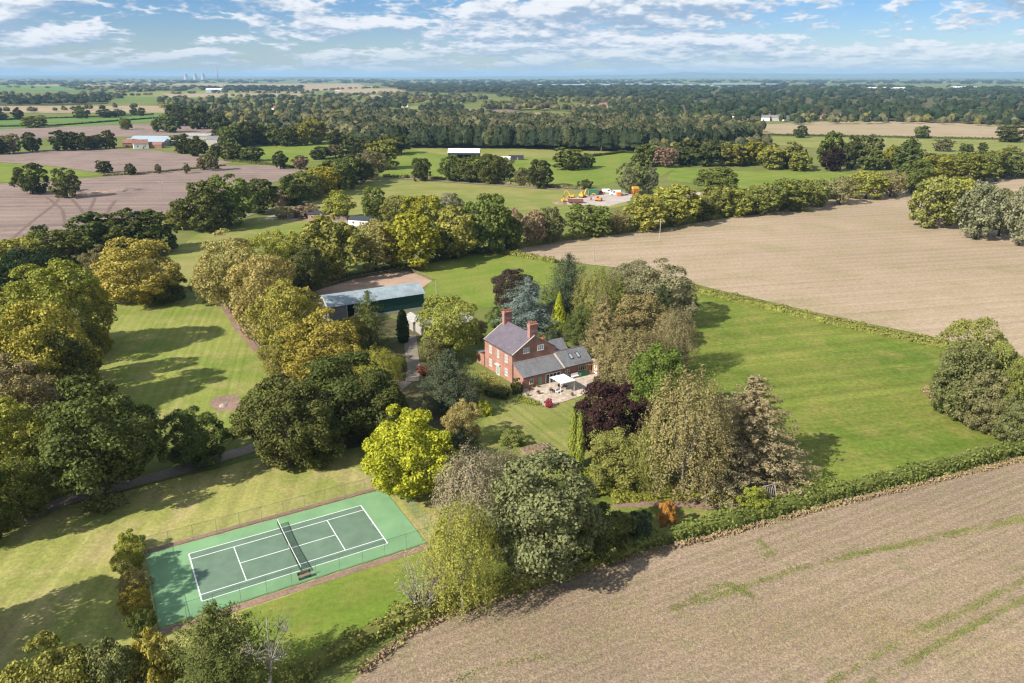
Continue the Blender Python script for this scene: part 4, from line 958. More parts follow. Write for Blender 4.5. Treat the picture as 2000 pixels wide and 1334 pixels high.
M_BROWN = prin('rusty_brown', (.20, .08, .06), .85, 0, .25)
M_GREENP = prin('green_paint', (.04, .15, .09), .5, 0, .12)
M_RUBBER = prin('rubber', (.02, .02, .02), .9)


def slab(b, p, th=.12):
    """roof plane with thickness; p are four corners counter-clockwise from above"""
    p = [Vector(q) for q in p]; n = (p[1] - p[0]).cross(p[3] - p[0]).normalized() * th
    return b.hexa([q - n for q in p], p)


def window(parent, face, c, wd, ht, frame, cols=2, rows=2, glass=None, off=0.0, name='window'):
    """casement on a wall: face 'u-' (looking to -x), 'v-' (looking to -y); c = (along, z of centre); off = wall plane"""
    def P(a, d, z): return (off - d, a, z) if face == 'u-' else (a, off - d, z)
    def bx(b, a0, a1, d0, d1, z0, z1):
        q = [P(a0, d0, z0), P(a1, d0, z0), P(a1, d1, z0), P(a0, d1, z0)]; return b.hexa(q, [(x, y, z1) for x, y, _ in q])
    a, z = c; f = MB(); t = .09; a0, a1, z0, z1 = a - wd / 2, a + wd / 2, z - ht / 2, z + ht / 2
    bx(f, a0, a0 + t, .004, .07, z0, z1); bx(f, a1 - t, a1, .004, .07, z0, z1); bx(f, a0 + t, a1 - t, .004, .07, z0, z0 + t); bx(f, a0 + t, a1 - t, .004, .07, z1 - t, z1)
    for i in range(1, cols): q = a0 + wd * i / cols; bx(f, q - .045, q + .045, .004, .066, z0 + t, z1 - t)
    w_ = f.build(name, frame, parent)
    for i in range(cols):
        g_ = MB(); bx(g_, a0 + wd * i / cols + .045, a0 + wd * (i + 1) / cols - .045, .006, .03, z0 + t, z1 - t); g_.build('pane', glass or M_GLASS, w_)
    for j in range(1, rows):
        h_ = MB(); q = z0 + ht * j / rows; bx(h_, a0 + t, a1 - t, .032, .062, q - .03, q + .03); h_.build('glazing_bar', frame, w_)
    s_ = MB(); bx(s_, a0 - .08, a1 + .08, .004, .14, z0 - .09, z0 - .004); s_.build('sill', M_STONE, w_)
    return w_


# ------------------------------------------------------------------ the farmhouse
HA = .55
hs = empty('farmhouse', (.21, 142.14, 0), HA, 'red brick farmhouse with purple slate roof and two chimney stacks', 'house')
W_, L_, ZE, ZR = 10.4, 11.7, 6.35, 9.5
b = MB()
b.poly([(0, 0, 0), (W_, 0, 0), (W_, 0, ZE), (W_ / 2, 0, ZR), (0, 0, ZE)]); b.poly([(0, L_, 0), (0, L_, ZE), (W_ / 2, L_, ZR), (W_, L_, ZE), (W_, L_, 0)])
b.poly([(0, L_, 0), (0, 0, 0), (0, 0, ZE), (0, L_, ZE)]); b.poly([(W_, 0, 0), (W_, L_, 0), (W_, L_, ZE), (W_, 0, ZE)])
b.build('wall', MB_BRICK, hs)
o_ = .28; dz = (ZR - ZE) / (W_ / 2)
rf = MB(); slab(rf, [(-o_, -.12, ZE - o_ * dz + .12), (W_ / 2, -.12, ZR + .12), (W_ / 2, L_ + .12, ZR + .12), (-o_, L_ + .12, ZE - o_ * dz + .12)])
slab(rf, [(W_ / 2 + .004, -.12, ZR + .12), (W_ + o_, -.12, ZE - o_ * dz + .12), (W_ + o_, L_ + .12, ZE - o_ * dz + .12), (W_ / 2 + .004, L_ + .12, ZR + .12)])
roof = rf.build('roof', M_SLATE, hs)
MB().tube([(W_ / 2, -.14, ZR + .14), (W_ / 2, L_ + .14, ZR + .14)], .11, 6).build('ridge', M_LEAD, roof)
for s_ in (0, 1):
    y0, y1 = ((-.16, .06), (L_ - .06, L_ + .16))[s_]
    v_ = MB()
    slab(v_, [(-o_, y0, ZE - o_ * dz + .18), (W_ / 2 - .05, y0, ZR + .18), (W_ / 2 - .05, y1, ZR + .18), (-o_, y1, ZE - o_ * dz + .18)], .1)
    slab(v_, [(W_ / 2 + .05, y0, ZR + .18), (W_ + o_, y0, ZE - o_ * dz + .18), (W_ + o_, y1, ZE - o_ * dz + .18), (W_ / 2 + .05, y1, ZR + .18)], .1)
    v_.build('verge', M_STONE, roof)
    c_ = MB(); cy0 = (.35, L_ - 1.2)[s_]; zt = (11.85, 11.85)[s_]
    c_.box(W_ / 2 - .95, W_ / 2 + .95, cy0, cy0 + .9, ZR - 1.0, zt); c_.box(W_ / 2 - 1.03, W_ / 2 + 1.03, cy0 - .08, cy0 + .98, zt - .42, zt - .22); c_.box(W_ / 2 - 1.08, W_ / 2 + 1.08, cy0 - .12, cy0 + 1.02, zt + .004, zt + .14)
    c_.box(W_ / 2 - 1.01, W_ / 2 + 1.01, cy0 - .05, cy0 + .95, zt - 1.5, zt - 1.4)
    ch = c_.build('chimney', MB_BRICK2, hs)
    for k in range(4):
        MB().tube([(W_ / 2 - .72 + .48 * k, cy0 + .45, zt + .14), (W_ / 2 - .72 + .48 * k, cy0 + .45, zt + .34), (W_ / 2 - .72 + .48 * k, cy0 + .45, zt + .62)], [.17, .13, .15], 8).build('chimney_pot', M_POT, ch)
gut = MB().tube([(-o_ - .03, -.1, ZE - o_ * dz + .02), (-o_ - .03, L_ + .1, ZE - o_ * dz + .02)], .07, 6); gut.build('gutter', M_DARK, hs)
MB().tube([(-.08, .12, 0), (-.08, .12, ZE - .2)], .05, 6).build('drainpipe', M_DARK, hs)
for v_, z_ in ((2.6, 4.75), (9.1, 4.75), (2.6, 1.75), (9.1, 1.75), (5.85, 4.75)):
    window(hs, 'u-', (v_, z_), 1.15 if v_ != 5.85 else .9, 1.55, M_CREAM, 2, 2, M_GLASSL)
d_ = MB().box(-.16, -.004, 5.3, 6.4, 0, 2.35); dr = d_.build('door', M_WHITE, hs)
MB().box(-.19, -.165, 5.45, 6.25, .15, 2.0).build('door_panel', M_GDOOR, dr); MB().box(-.55, -.004, 5.1, 6.6, 2.36, 2.5).build('door_hood', M_WHITE, dr)
window(hs, 'v-', (3.15, 6.75), 1.5, 1.15, M_WHITE, 3, 2, M_GLASSL); window(hs, 'v-', (6.75, 6.75), 1.5, 1.15, M_WHITE, 3, 2, M_GLASSL)
# lean-to along the gable
D_, ZL, ZT, LE = 3.74, 2.7, 4.5, 10.05
b = MB(); b.poly([(.15, -D_, 0), (LE, -D_, 0), (LE, -D_, ZL), (.15, -D_, ZL)]); b.poly([(.15, 0, 0), (.15, -D_, 0), (.15, -D_, ZL), (.15, 0, ZT)]); b.poly([(LE, -D_, 0), (LE, 0, 0), (LE, 0, ZT), (LE, -D_, ZL)])
b.build('lean_to_wall', MB_BRICK, hs)
rl = MB(); slab(rl, [(-.05, -D_ - .25, ZL + .0), (LE, -D_ - .25, ZL + .0), (LE, -.004, ZT + .1), (-.05, -.004, ZT + .1)]); rl = rl.build('lean_to_roof', M_SLATEX, hs)
q_ = MB(); slab(q_, [(LE, -D_ - .3, ZL + .12), (LE + .3, -D_ - .3, ZL + .12), (LE + .3, 0, ZT + .28), (LE, 0, ZT + .28)], .25); q_.build('coping', M_STONE, rl)
MB().box(-.05, LE, -.12, -.004, ZT + .1, ZT + .17).build('flashing', M_STONE, rl)
MB().tube([(0, -D_ - .3, ZL - .05), (LE, -D_ - .3, ZL - .05)], .06, 6).build('gutter', M_DARK, rl)
window(hs, 'v-', (2.1, 1.45), 1.0, 1.1, M_CREAM, 2, 1, None, -D_)
d_ = MB().box(3.75, 4.6, -D_ - .06, -D_ - .004, 0, 2.05); d_.build('back_door', M_GDOOR, hs)
fd = empty('french_doors', (0, 0, 0)); fd.parent = hs
f_ = MB()
for k in range(5): f_.box(5.6 + k * .9 - .06, 5.6 + k * .9 + .06, -D_ - .09, -D_ - .004, 0.02, 2.2)
f_.box(5.66, 9.14, -D_ - .085, -D_ - .004, 2.08, 2.2); f_.box(5.66, 9.14, -D_ - .085, -D_ - .004, .02, .14); f_.build('frame', M_WHITE, fd)
for k in range(4): MB().box(5.68 + k * .9, 6.42 + k * .9, -D_ - .04, -D_ - .006, .15, 2.07).build('pane', M_GLASS, fd)
# side wing with skylights
WE, VB, ZW = 17.6, 3.6, 5.0
rv = -.1
b = MB(); X0 = LE + .3
b.poly([(X0, -D_ + .3, 0), (WE, -D_ + .3, 0), (WE, -D_ + .3, ZL), (X0, -D_ + .3, ZL)]); b.poly([(WE, -D_ + .3, 0), (WE, VB, 0), (WE, VB, ZL), (WE, rv, ZW), (WE, -D_ + .3, ZL)])
b.poly([(WE, VB, 0), (X0, VB, 0), (X0, VB, ZL), (WE, VB, ZL)]); b.poly([(X0, VB, 0), (X0, -D_ + .3, 0), (X0, -D_ + .3, ZL), (X0, rv, ZW), (X0, VB, ZL)])
b.build('wing_wall', MB_BRICK, hs)
rw = MB(); slab(rw, [(X0 + .05, -D_ + .02, ZL + .0), (WE + .15, -D_ + .02, ZL + .0), (WE + .15, rv, ZW + .12), (X0 + .05, rv, ZW + .12)]); slab(rw, [(WE + .15, VB + .25, ZL), (X0 + .05, VB + .25, ZL), (X0 + .05, rv + .004, ZW + .12), (WE + .15, rv + .004, ZW + .12)])
rw = rw.build('wing_roof', M_SLATEX, hs)
MB().tube([(X0, rv, ZW + .14), (WE + .2, rv, ZW + .14)], .1, 6).build('ridge', M_LEAD, rw)
sl_ = (ZW + .12 - ZL) / (rv + D_ - .02)
for x_ in (12.9, 14.7):
    def rp(x, v, h): return (x, v, ZL + sl_ * (v + D_ - .02) + h)
    k_ = MB().hexa([rp(x_, -2.4, .005), rp(x_ + .85, -2.4, .005), rp(x_ + .85, -1.1, .005), rp(x_, -1.1, .005)], [rp(x_, -2.4, .07), rp(x_ + .85, -2.4, .07), rp(x_ + .85, -1.1, .07), rp(x_, -1.1, .07)]).build('skylight', M_DARK, hs)
    MB().hexa([rp(x_ + .14, -2.25, .072), rp(x_ + .71, -2.25, .072), rp(x_ + .71, -1.25, .072), rp(x_ + .14, -1.25, .072)], [rp(x_ + .14, -2.25, .08), rp(x_ + .71, -2.25, .08), rp(x_ + .71, -1.25, .08), rp(x_ + .14, -1.25, .08)]).build('pane', M_GLASSL, k_)
window(hs, 'v-', (11.3, 1.5), .95, 1.15, M_CREAM, 2, 2, None, -D_ + .3); window(hs, 'v-', (15.2, 1.65), 2.2, 1.1, M_CREAM, 4, 1, None, -D_ + .3)
MB().tube([(X0, -D_ - .0, ZL - .06), (WE, -D_ - .0, ZL - .06)], .06, 6).build('gutter', M_DARK, rw)
# rear wing
b = MB().poly([(W_ + .004, 5.2, 0), (17.2, 5.2, 0), (17.2, 5.2, 3), (W_ + .004, 5.2, 3)]); b.poly([(17.2, 5.2, 0), (17.2, 9.6, 0), (17.2, 9.6, 3), (17.2, 7.4, 4.7), (17.2, 5.2, 3)]); b.poly([(17.2, 9.6, 0), (W_ + .004, 9.6, 0), (W_ + .004, 9.6, 3), (17.2, 9.6, 3)])
b.build('rear_wing_wall', MB_BRICK, hs)
rr_ = MB(); slab(rr_, [(W_ + .004, 4.95, 2.95), (17.4, 4.95, 2.95), (17.4, 7.4, 4.82), (W_ + .004, 7.4, 4.82)]); slab(rr_, [(17.4, 9.85, 2.95), (W_ + .004, 9.85, 2.95), (W_ + .004, 7.404, 4.82), (17.4, 7.404, 4.82)])
rr_ = rr_.build('rear_wing_roof', M_SLATEX, hs)
rc = MB().box(12.1, 12.7, 7.1, 7.7, 4.3, 5.5).build('chimney', MB_BRICK2, hs); MB().tube([(12.4, 7.4, 5.5), (12.4, 7.4, 6.2)], [.17, .14], 8).build('chimney_pot', M_RED, rc)
# front garden wing at the far end
b = MB().box(-.2, 4.0, L_ + .02, L_ + 3.4, 0, 2.6); b.build('side_porch_wall', MB_BRICK, hs)
q_ = MB(); slab(q_, [(-.4, L_ + .02, 3.4), (4.2, L_ + .02, 3.4), (4.2, L_ + 3.6, 2.62), (-.4, L_ + 3.6, 2.62)]); q_.build('side_porch_roof', M_SLATEX, hs)


def HP(u, v, z=0.0):
    """house-aligned coordinates to world"""
    return Vector((.21 + u * math.cos(HA) - v * math.sin(HA), 142.14 + u * math.sin(HA) + v * math.cos(HA), z))


def pave_mat():
    m = bpy.data.materials.new('patio_flags'); m.use_nodes = True; t = NT(m.node_tree); tc = t.n('ShaderNodeTexCoord').outputs['Object']
    b_ = t.n('ShaderNodeTexBrick', {'Vector': tc, 'Color1': (.56, .46, .36, 1), 'Color2': (.42, .34, .27, 1), 'Mortar': (.25, .21, .16, 1), 'Scale': 1.0, 'Mortar Size': .03, 'Brick Width': .9, 'Row Height': .6, 'Bias': .1})
    c = t.n('ShaderNodeVectorMath', {0: b_.outputs[0], 3: t.lin(t.noise(tc, .9, 5.0, .65), .25, .75, .7, 1.3)}, operation='SCALE').outputs[0]
    p = t.n('ShaderNodeBsdfPrincipled', {'Base Color': c, 'Roughness': .9, 'Specular IOR Level': .15}); t.t.links.new(p.outputs[0], t.n('ShaderNodeOutputMaterial').inputs[0]); return m


pp = [(-.4, -3.0), (-1.4, -6), (-1.9, -9.4), (-.6, -12.6), (1.2, -13.2), (8.0, -12.6), (13.5, -11.4), (15.6, -8.5), (17.5, -5.6), (17.5, -3.0)]
b = MB(); b.hexa([(u, v, .02) for u, v in pp], [(u, v, .16) for u, v in pp]); tag(b.build('patio', pave_mat(), None, HP(0, 0), HA), 'pale flagstone patio in front of the lean-to', kind='structure')
# brick garden wall at the wing's end
gw = empty('garden_wall', HP(17.9, -4.6), HA, 'short tall brick wall with pale gate at the patio end', 'wall')
MB().box(-.2, .2, -1.3, 1.15, 0, 3.0).build('brickwork', MB_BRICK, gw); MB().box(-.28, .28, -1.38, 1.2, 3.004, 3.12).build('coping', M_STONE, gw); MB().box(-.25, -.204, -.75, .35, .18, 2.3).build('gate', M_CREAM, gw)


def gazebo():
    e = empty('gazebo', HP(6.7, -8.0, .16), HA, 'white canvas garden canopy on slim posts over the patio', 'gazebo'); b = MB(); n = 8
    def zc(x, y): return 2.35 + .28 * (1 - max(abs(x) / 1.75, abs(y) / 2.0)) + .05 * math.cos(x * 3.4)
    P_ = [[(-1.75 + 3.5 * i / n, -2.0 + 4.0 * j / n) for j in range(n + 1)] for i in range(n + 1)]
    for i in range(n):
        for j in range(n): b.hexa([(x, y, zc(x, y) - .02) for x, y in (P_[i][j], P_[i + 1][j], P_[i + 1][j + 1], P_[i][j + 1])], [(x, y, zc(x, y)) for x, y in (P_[i][j], P_[i + 1][j], P_[i + 1][j + 1], P_[i][j + 1])])
    b.build('canopy', M_CANVAS, e)
    for x, y in ((-1.65, -1.9), (1.65, -1.9), (1.65, 1.9), (-1.65, 1.9)): MB().tube([(x, y, 0), (x, y, 2.34)], .05, 6).build('post', M_WHITE, e)
    for y in (-1.98, 1.98): MB().box(-1.7, 1.7, y - .03, y + .03, 2.18, 2.36).build('valance', M_CANVAS, e)


gazebo()


def chair(name, u, v, rz, mat, label, cat, wd=.5):
    e = empty(name, HP(u, v, .16), HA + rz, label, cat, 'patio furniture')
    MB().box(-wd / 2, wd / 2, -.25, .25, .38, .45).build('seat', mat, e); MB().box(-wd / 2, wd / 2, .2, .26, .45, .95).build('backrest', mat, e)
    for x in (-wd / 2 + .04, wd / 2 - .04):
        for y in (-.21, .21): MB().tube([(x, y, 0), (x, y, .38)], .025, 5).build('leg', mat, e)


def table(u, v, r_, mat, label):
    e = empty('patio_table', HP(u, v, .16), HA, label, 'table', 'patio furniture')
    MB().tube([(0, 0, .68), (0, 0, .73)], r_, 14).build('table_top', mat, e)
    for k in range(4): t_ = k * math.pi / 2 + .4; MB().tube([(r_ * .75 * math.cos(t_), r_ * .75 * math.sin(t_), 0), (r_ * .6 * math.cos(t_), r_ * .6 * math.sin(t_), .68)], .03, 5).build('leg', mat, e)


chair('garden_bench', 5.2, -8.9, .4, M_WHITE, 'white garden bench at the near edge of the canopy', 'bench', 1.5)
table(3.9, -8.3, .45, M_DARK, 'small dark round table left of the canopy'); chair('patio_chair', 4.3, -7.5, 2.4, M_TIMBER, 'wooden chair beside the small dark table', 'chair')
table(7.2, -8.3, .6, M_DARK, 'dark table in the shade of the canopy'); chair('patio_chair', 6.6, -7.3, .2, M_DARK, 'dark chair in the shade of the canopy', 'chair')
chair('garden_bench', 12.7, -4.3, 0, M_WHITE, 'white bench against the wing wall', 'bench', 1.8)
e = empty('planter', HP(15.1, -4.25, .16), HA, 'dark green long planter below the wide wing window', 'planter'); MB().box(-1.1, 1.1, -.35, .35, 0, .75).build('box', M_GREENP, e)
pl = quads_mesh('plants', leaf_arrays(rng.uniform((-1, -.3, .75), (1, .3, 1.0), (200, 3)), np.tile([0, 0, 1.0], (200, 1)), .16), M_LEAF); o_p = link('foliage', pl, e); o_p.color = COLR['dark']
e = empty('barbecue', HP(11.4, -10.6, .16), HA + .5, 'black kettle barbecue near the copper tree', 'barbecue')
MB().tube([(0, 0, .62), (0, 0, .7), (0, 0, .85), (0, 0, 1.02), (0, 0, 1.1)], [.2, .36, .42, .3, .06], 12).build('bowl', M_DARK, e, smooth=True)
for k in range(3): t_ = k * 2.1; MB().tube([(.38 * math.cos(t_), .38 * math.sin(t_), 0), (.2 * math.cos(t_), .2 * math.sin(t_), .68)], .025, 5).build('leg', M_STEEL, e)
chair('patio_chair', 12.2, -10.4, -1.0, M_STEEL, 'pale metal chair beside the barbecue', 'chair')


def pot(u, v, r_, colr, label):
    e = empty('flower_pot', HP(u, v, .16), 0, label, 'flower pot', 'pots on the patio'); MB().tube([(0, 0, 0), (0, 0, r_ * 1.2), (0, 0, r_ * 1.5)], [r_ * .7, r_ * 1.0, r_ * 1.1], 10).build('pot', M_POT, e)
    n = 90; s = sph(n); s[:, 2] = np.abs(s[:, 2]); o = link('plant', quads_mesh('plant', leaf_arrays(s * r_ * 1.5 * rng.uniform(.6, 1, (n, 1)) + np.array([0, 0, r_ * 1.5]), s, .14), M_LEAF), e); o.color = COLR[colr]


for u, v, r_, c_, l_ in [(1.0, -5.0, .25, 'red', 'pot with reddish plant beside the lean-to window'), (3.2, -4.3, .22, 'fresh', 'pot with green plant left of the back door'), (16.6, -4.4, .3, 'pinkish', 'pale pot in the corner of wing and garden wall'), (1.4, -7.4, .3, 'copper', 'brownish pot on the open left part of the patio'), (6.6, -11.6, .25, 'dark', 'dark low pot on the front part of the patio'), (-1.0, -7.2, .25, 'olive', 'pot at the lawn side of the patio'), (14.6, -8.2, .25, 'lime', 'pot by the purple shrub')]: pot(u, v, r_, c_, l_)


def bed_plants(name, label, pts, h, colrs, n, leaf=.3, kind='stuff'):
    """low planting spread over a pixel polygon"""
    S_ = scatter(pts, n); P3 = np.array([tuple(G(x, y)) for x, y in S_]); P3[:, 2] = rng.uniform(.05, h, n)
    cl = np.array([COLR[colrs[int(k)]] for k in rng.integers(0, len(colrs), n)])
    return tag(link(name, quads_mesh(name, leaf_arrays(P3, np.tile([0, -.2, 1.0], (n, 1)), leaf, .9), M_FAR, cl)), label, 'plants', kind=kind)


bed_plants('border_plants', 'mixed border plants at the left corner of the patio', [(1012, 775), (1030, 778), (1055, 788), (1060, 795), (1035, 792), (1010, 784)], .6, ['lime', 'olive', 'gold', 'fresh'], 900, .22)
bed_plants('border_plants', 'tan and green border along the front wall', [(935, 730), (945, 728), (985, 752), (1000, 768), (985, 768), (950, 752)], .6, ['tan', 'lime', 'grey', 'fresh', 'orange'], 1100, .22)
rb = empty('raised_bed', G(1050, 880), .45, 'raised flower bed with timber edge on the garden lawn', 'flower bed')
for x0, x1, y0, y1 in ((-2.6, 2.6, -1.6, -1.45), (-2.6, 2.6, 1.45, 1.6), (-2.6, -2.45, -1.45, 1.45), (2.45, 2.6, -1.45, 1.45)): MB().box(x0, x1, y0, y1, 0, .38).build('board', M_TIMBER, rb)
MB().box(-2.45, 2.45, -1.45, 1.45, .02, .28).build('soil', MF['earth'], rb)
n_ = 260; o = link('foliage', quads_mesh('foliage', leaf_arrays(rng.uniform((-2.4, -1.4, .28), (2.4, 1.4, .6), (n_, 3)), np.tile([0, 0, 1.0], (n_, 1)), .18), M_LEAF), rb); o.color = COLR['tan']

# ------------------------------------------------------------------ tennis court
CP, CA = Vector((-29.93, 85.0, 0)), .5225
ct = MB().box(-16.8, 16.5, -8.0, 8.15, .02, .10)
M_CGREEN = prin('court_surround', (.178, .318, .158), .85, 0, .18, .25, .1); M_CDARK = prin('court_surface', (.128, .194, .132), .85, 0, .18, .4, .1)
tc_ = tag(ct.build('court_surround', M_CGREEN, None, CP, CA), 'light green surround of the tennis court', kind='structure')
tag(MB().box(-11.885, 11.885, -5.485, 5.485, .10, .104).build('court_surface', M_CDARK, None, CP, CA), 'dark green playing surface of the tennis court', kind='structure')
M_LINE = prin('court_line_paint', (.80, .80, .78), .7, 0, .08, 2)
CW = .055
def cline(x0, x1, y0, y1): tag(MB().box(x0, x1, y0, y1, .104, .108).build('court_line', M_LINE, None, CP, CA), 'painted white court line', kind='structure')
for y in (-5.485, 5.485): cline(-11.885, 11.885, y - CW, y + CW)
for x in (-11.885, 11.885): cline(x - CW * 1.4, x + CW * 1.4, -5.43, 5.43)
for y in (-4.115, 4.115): cline(-11.8, 11.8, y - CW, y + CW)
for x in (-6.4, 6.4): cline(x - CW, x + CW, -4.06, 4.06)
cline(-6.34, 6.34, -CW, CW)
for x in (-11.75, 11.6): cline(x, x + .15, -CW, CW)
# kerbs of bare earth along the long sides
for y0, y1 in ((-9.3, -8.25), (8.45, 9.4)): tag(MB().box(-16.9, 16.6, y0, y1, .02, .065).build('soil_strip', MF['earth'], None, CP, CA), 'reddish soil strip along the side of the tennis court', kind='structure')
tag(MB().box(16.7, 18.3, -8.2, 9.4, .02, .06).build('soil_strip', MF['rough'], None, CP, CA), 'dry strip at the far end of the tennis court', kind='structure')


def mesh_mat(name, col, dens, scale):
    """wire or cord netting: thin strands with open holes between"""
    m = bpy.data.materials.new(name); m.use_nodes = True; t = NT(m.node_tree)
    tc = t.n('ShaderNodeTexCoord').outputs['Object']; nz = t.noise(tc, scale, 2.0, .5)
    d = t.n('ShaderNodeBsdfDiffuse', {'Color': col + (1,)}); tr = t.n('ShaderNodeBsdfTransparent')
    mx = t.n('ShaderNodeMixShader', {0: t.lin(nz, .3, .7, dens * .75, dens * 1.25), 1: tr.outputs[0], 2: d.outputs[0]}); t.t.links.new(mx.outputs[0], t.n('ShaderNodeOutputMaterial').inputs[0]); return m


M_NET = mesh_mat('net_cord', (.03, .035, .035), .62, 3.0); M_WIRE = mesh_mat('green_wire_mesh', (.10, .22, .15), .13, .6)
nt = empty('tennis_net', CP + Vector((0, 0, .104)), CA, 'black tennis net with white band across the court', 'tennis net')
b = MB(); zz = lambda y: .914 + .15 * (abs(y) / 6.3) ** 1.5
ys = [-6.3 + 12.6 * k / 14 for k in range(15)]
for y0, y1 in zip(ys[:-1], ys[1:]): b.poly([(0, y0, .02), (0, y1, .02), (0, y1, zz(y1) - .06), (0, y0, zz(y0) - .06)])
b.build('netting', M_NET, nt)
b = MB()
for y0, y1 in zip(ys[:-1], ys[1:]): b.hexa([(-.03, y0, zz(y0) - .07), (.03, y0, zz(y0) - .07), (.03, y1, zz(y1) - .07), (-.03, y1, zz(y1) - .07)], [(-.03, y0, zz(y0)), (.03, y0, zz(y0)), (.03, y1, zz(y1)), (-.03, y1, zz(y1))])
b.build('headband', M_WHITE, nt); MB().box(-.025, .025, -.03, .03, .02, .85).build('centre_strap', M_WHITE, nt)
for y in (-6.36, 6.36): MB().tube([(0, y, -.05), (0, y, 1.1)], .05, 8).build('post', M_GREENP, nt)


def court_fence(label, p0, p1, n, h, rail=True):
    """wire fence run with posts between two court corners"""
    e = empty('wire_fence', CP + Matrix.Rotation(CA, 3, 'Z') @ Vector(p0), CA, label, 'fence', 'fence around the tennis court'); d = Vector(p1) - Vector(p0)
    for k in range(n + 1):
        q = d * k / n; MB().tube([(q.x, q.y, 0), (q.x, q.y, h)], .026, 6).build('post', M_POST, e)
    nrm = Vector((-d.y, d.x, 0)).normalized() * .004
    for k in range(n):
        a_, c_ = d * k / n, d * (k + 1) / n; MB().poly([(a_.x, a_.y, .06), (c_.x, c_.y, .06), (c_.x, c_.y, h - .05), (a_.x, a_.y, h - .05)]).build('mesh_panel', M_WIRE, e)
    if rail: MB().tube([(0, 0, h - .03), (d.x, d.y, h - .03)], .02, 5).build('top_wire', M_GREENP, e)


court_fence('green wire fence along the far long side of the court', (-16.95, 8.3, .02), (16.6, 8.3, .02), 11, 2.6)
court_fence('green wire fence along the near long side of the court', (-16.95, -8.15, .02), (16.6, -8.15, .02), 11, 2.6)
court_fence('green wire fence at the bush end of the court', (-17.0, -8.1, .02), (-17.0, 8.25, .02), 5, 2.6)
court_fence('green wire fence at the golden tree end of the court', (17.6, -8.1, .02), (17.6, 8.25, .02), 5, 2.6)
bn = empty('court_bench', CP + Matrix.Rotation(CA, 3, 'Z') @ Vector((.1, -7.3, .104)), CA + math.pi, 'dark bench beside the net post on the court', 'bench')
MB().box(-.85, .85, -.22, .22, .42, .48).build('seat', M_TIMBER, bn); MB().box(-.85, .85, -.27, -.22, .52, .95).build('backrest', M_TIMBER, bn)
for x in (-.7, .7): MB().box(x - .04, x + .04, -.24, .2, 0, .42).build('leg', M_DARK, bn); MB().box(x - .035, x + .035, -.22, -.16, .48, .95).build('support', M_DARK, bn)

# ------------------------------------------------------------------ barn, sheds, stables, far buildings
BA = .515
bn_ = empty('curved_roof_barn', (-23.92, 194.2, 0), BA, 'green barn with curved pale blue-grey sheet roof behind the avenue', 'barn')
EV, RG, BW, BL = 4.6, 6.5, 9.0, 26.0
def arc(t): return (-.3 + (BW + .6) * t, EV + (RG - EV) * math.sin(math.pi * t) ** .9)
r_ = MB(); n = 14
for k in range(n):
    (y0, z0), (y1, z1) = arc(k / n), arc((k + 1) / n)
    r_.hexa([(-BL - .4, y0, z0 - .06), (.4, y0, z0 - .06), (.4, y1, z1 - .06), (-BL - .4, y1, z1 - .06)], [(-BL - .4, y0, z0), (.4, y0, z0), (.4, y1, z1), (-BL - .4, y1, z1)])
r_.build('roof', M_BARNROOF, bn_)
pr = [(0, 0)] + [(min(max(arc(k / 12)[0], 0), BW), arc(k / 12)[1] - .08) for k in range(13)] + [(BW, 0)]
MB().poly([(0, y, z) for y, z in pr]).build('end_wall', M_GREENSH, bn_); MB().poly([(-BL, y, z) for y, z in reversed(pr)]).build('end_wall', M_GREYSH, bn_)
MB().box(-15, 0, .0, .12, .9, EV).build('front_wall', M_GREENSH, bn_); MB().box(-15, 0, -.03, .15, 0, .896).build('plinth', M_STONE, bn_)
MB().box(-BL, 0, BW - .12, BW, 0, EV).build('back_wall', M_GREENSH, bn_)
for x0, x1 in ((-25.9, -21.6), (-19.5, -18.6)): MB().box(x0, x1, .0, .12, 0, EV - .1).build('board_wall', M_GREYSH, bn_)
for x in (-21.4, -18.4, -15.2): MB().box(x - .12, x + .12, -.05, .2, 0, EV).build('post', M_STEEL, bn_)
MB().box(-BL, 0, .0, .1, EV - .096, EV + .05).build('fascia', M_GREYSH, bn_)


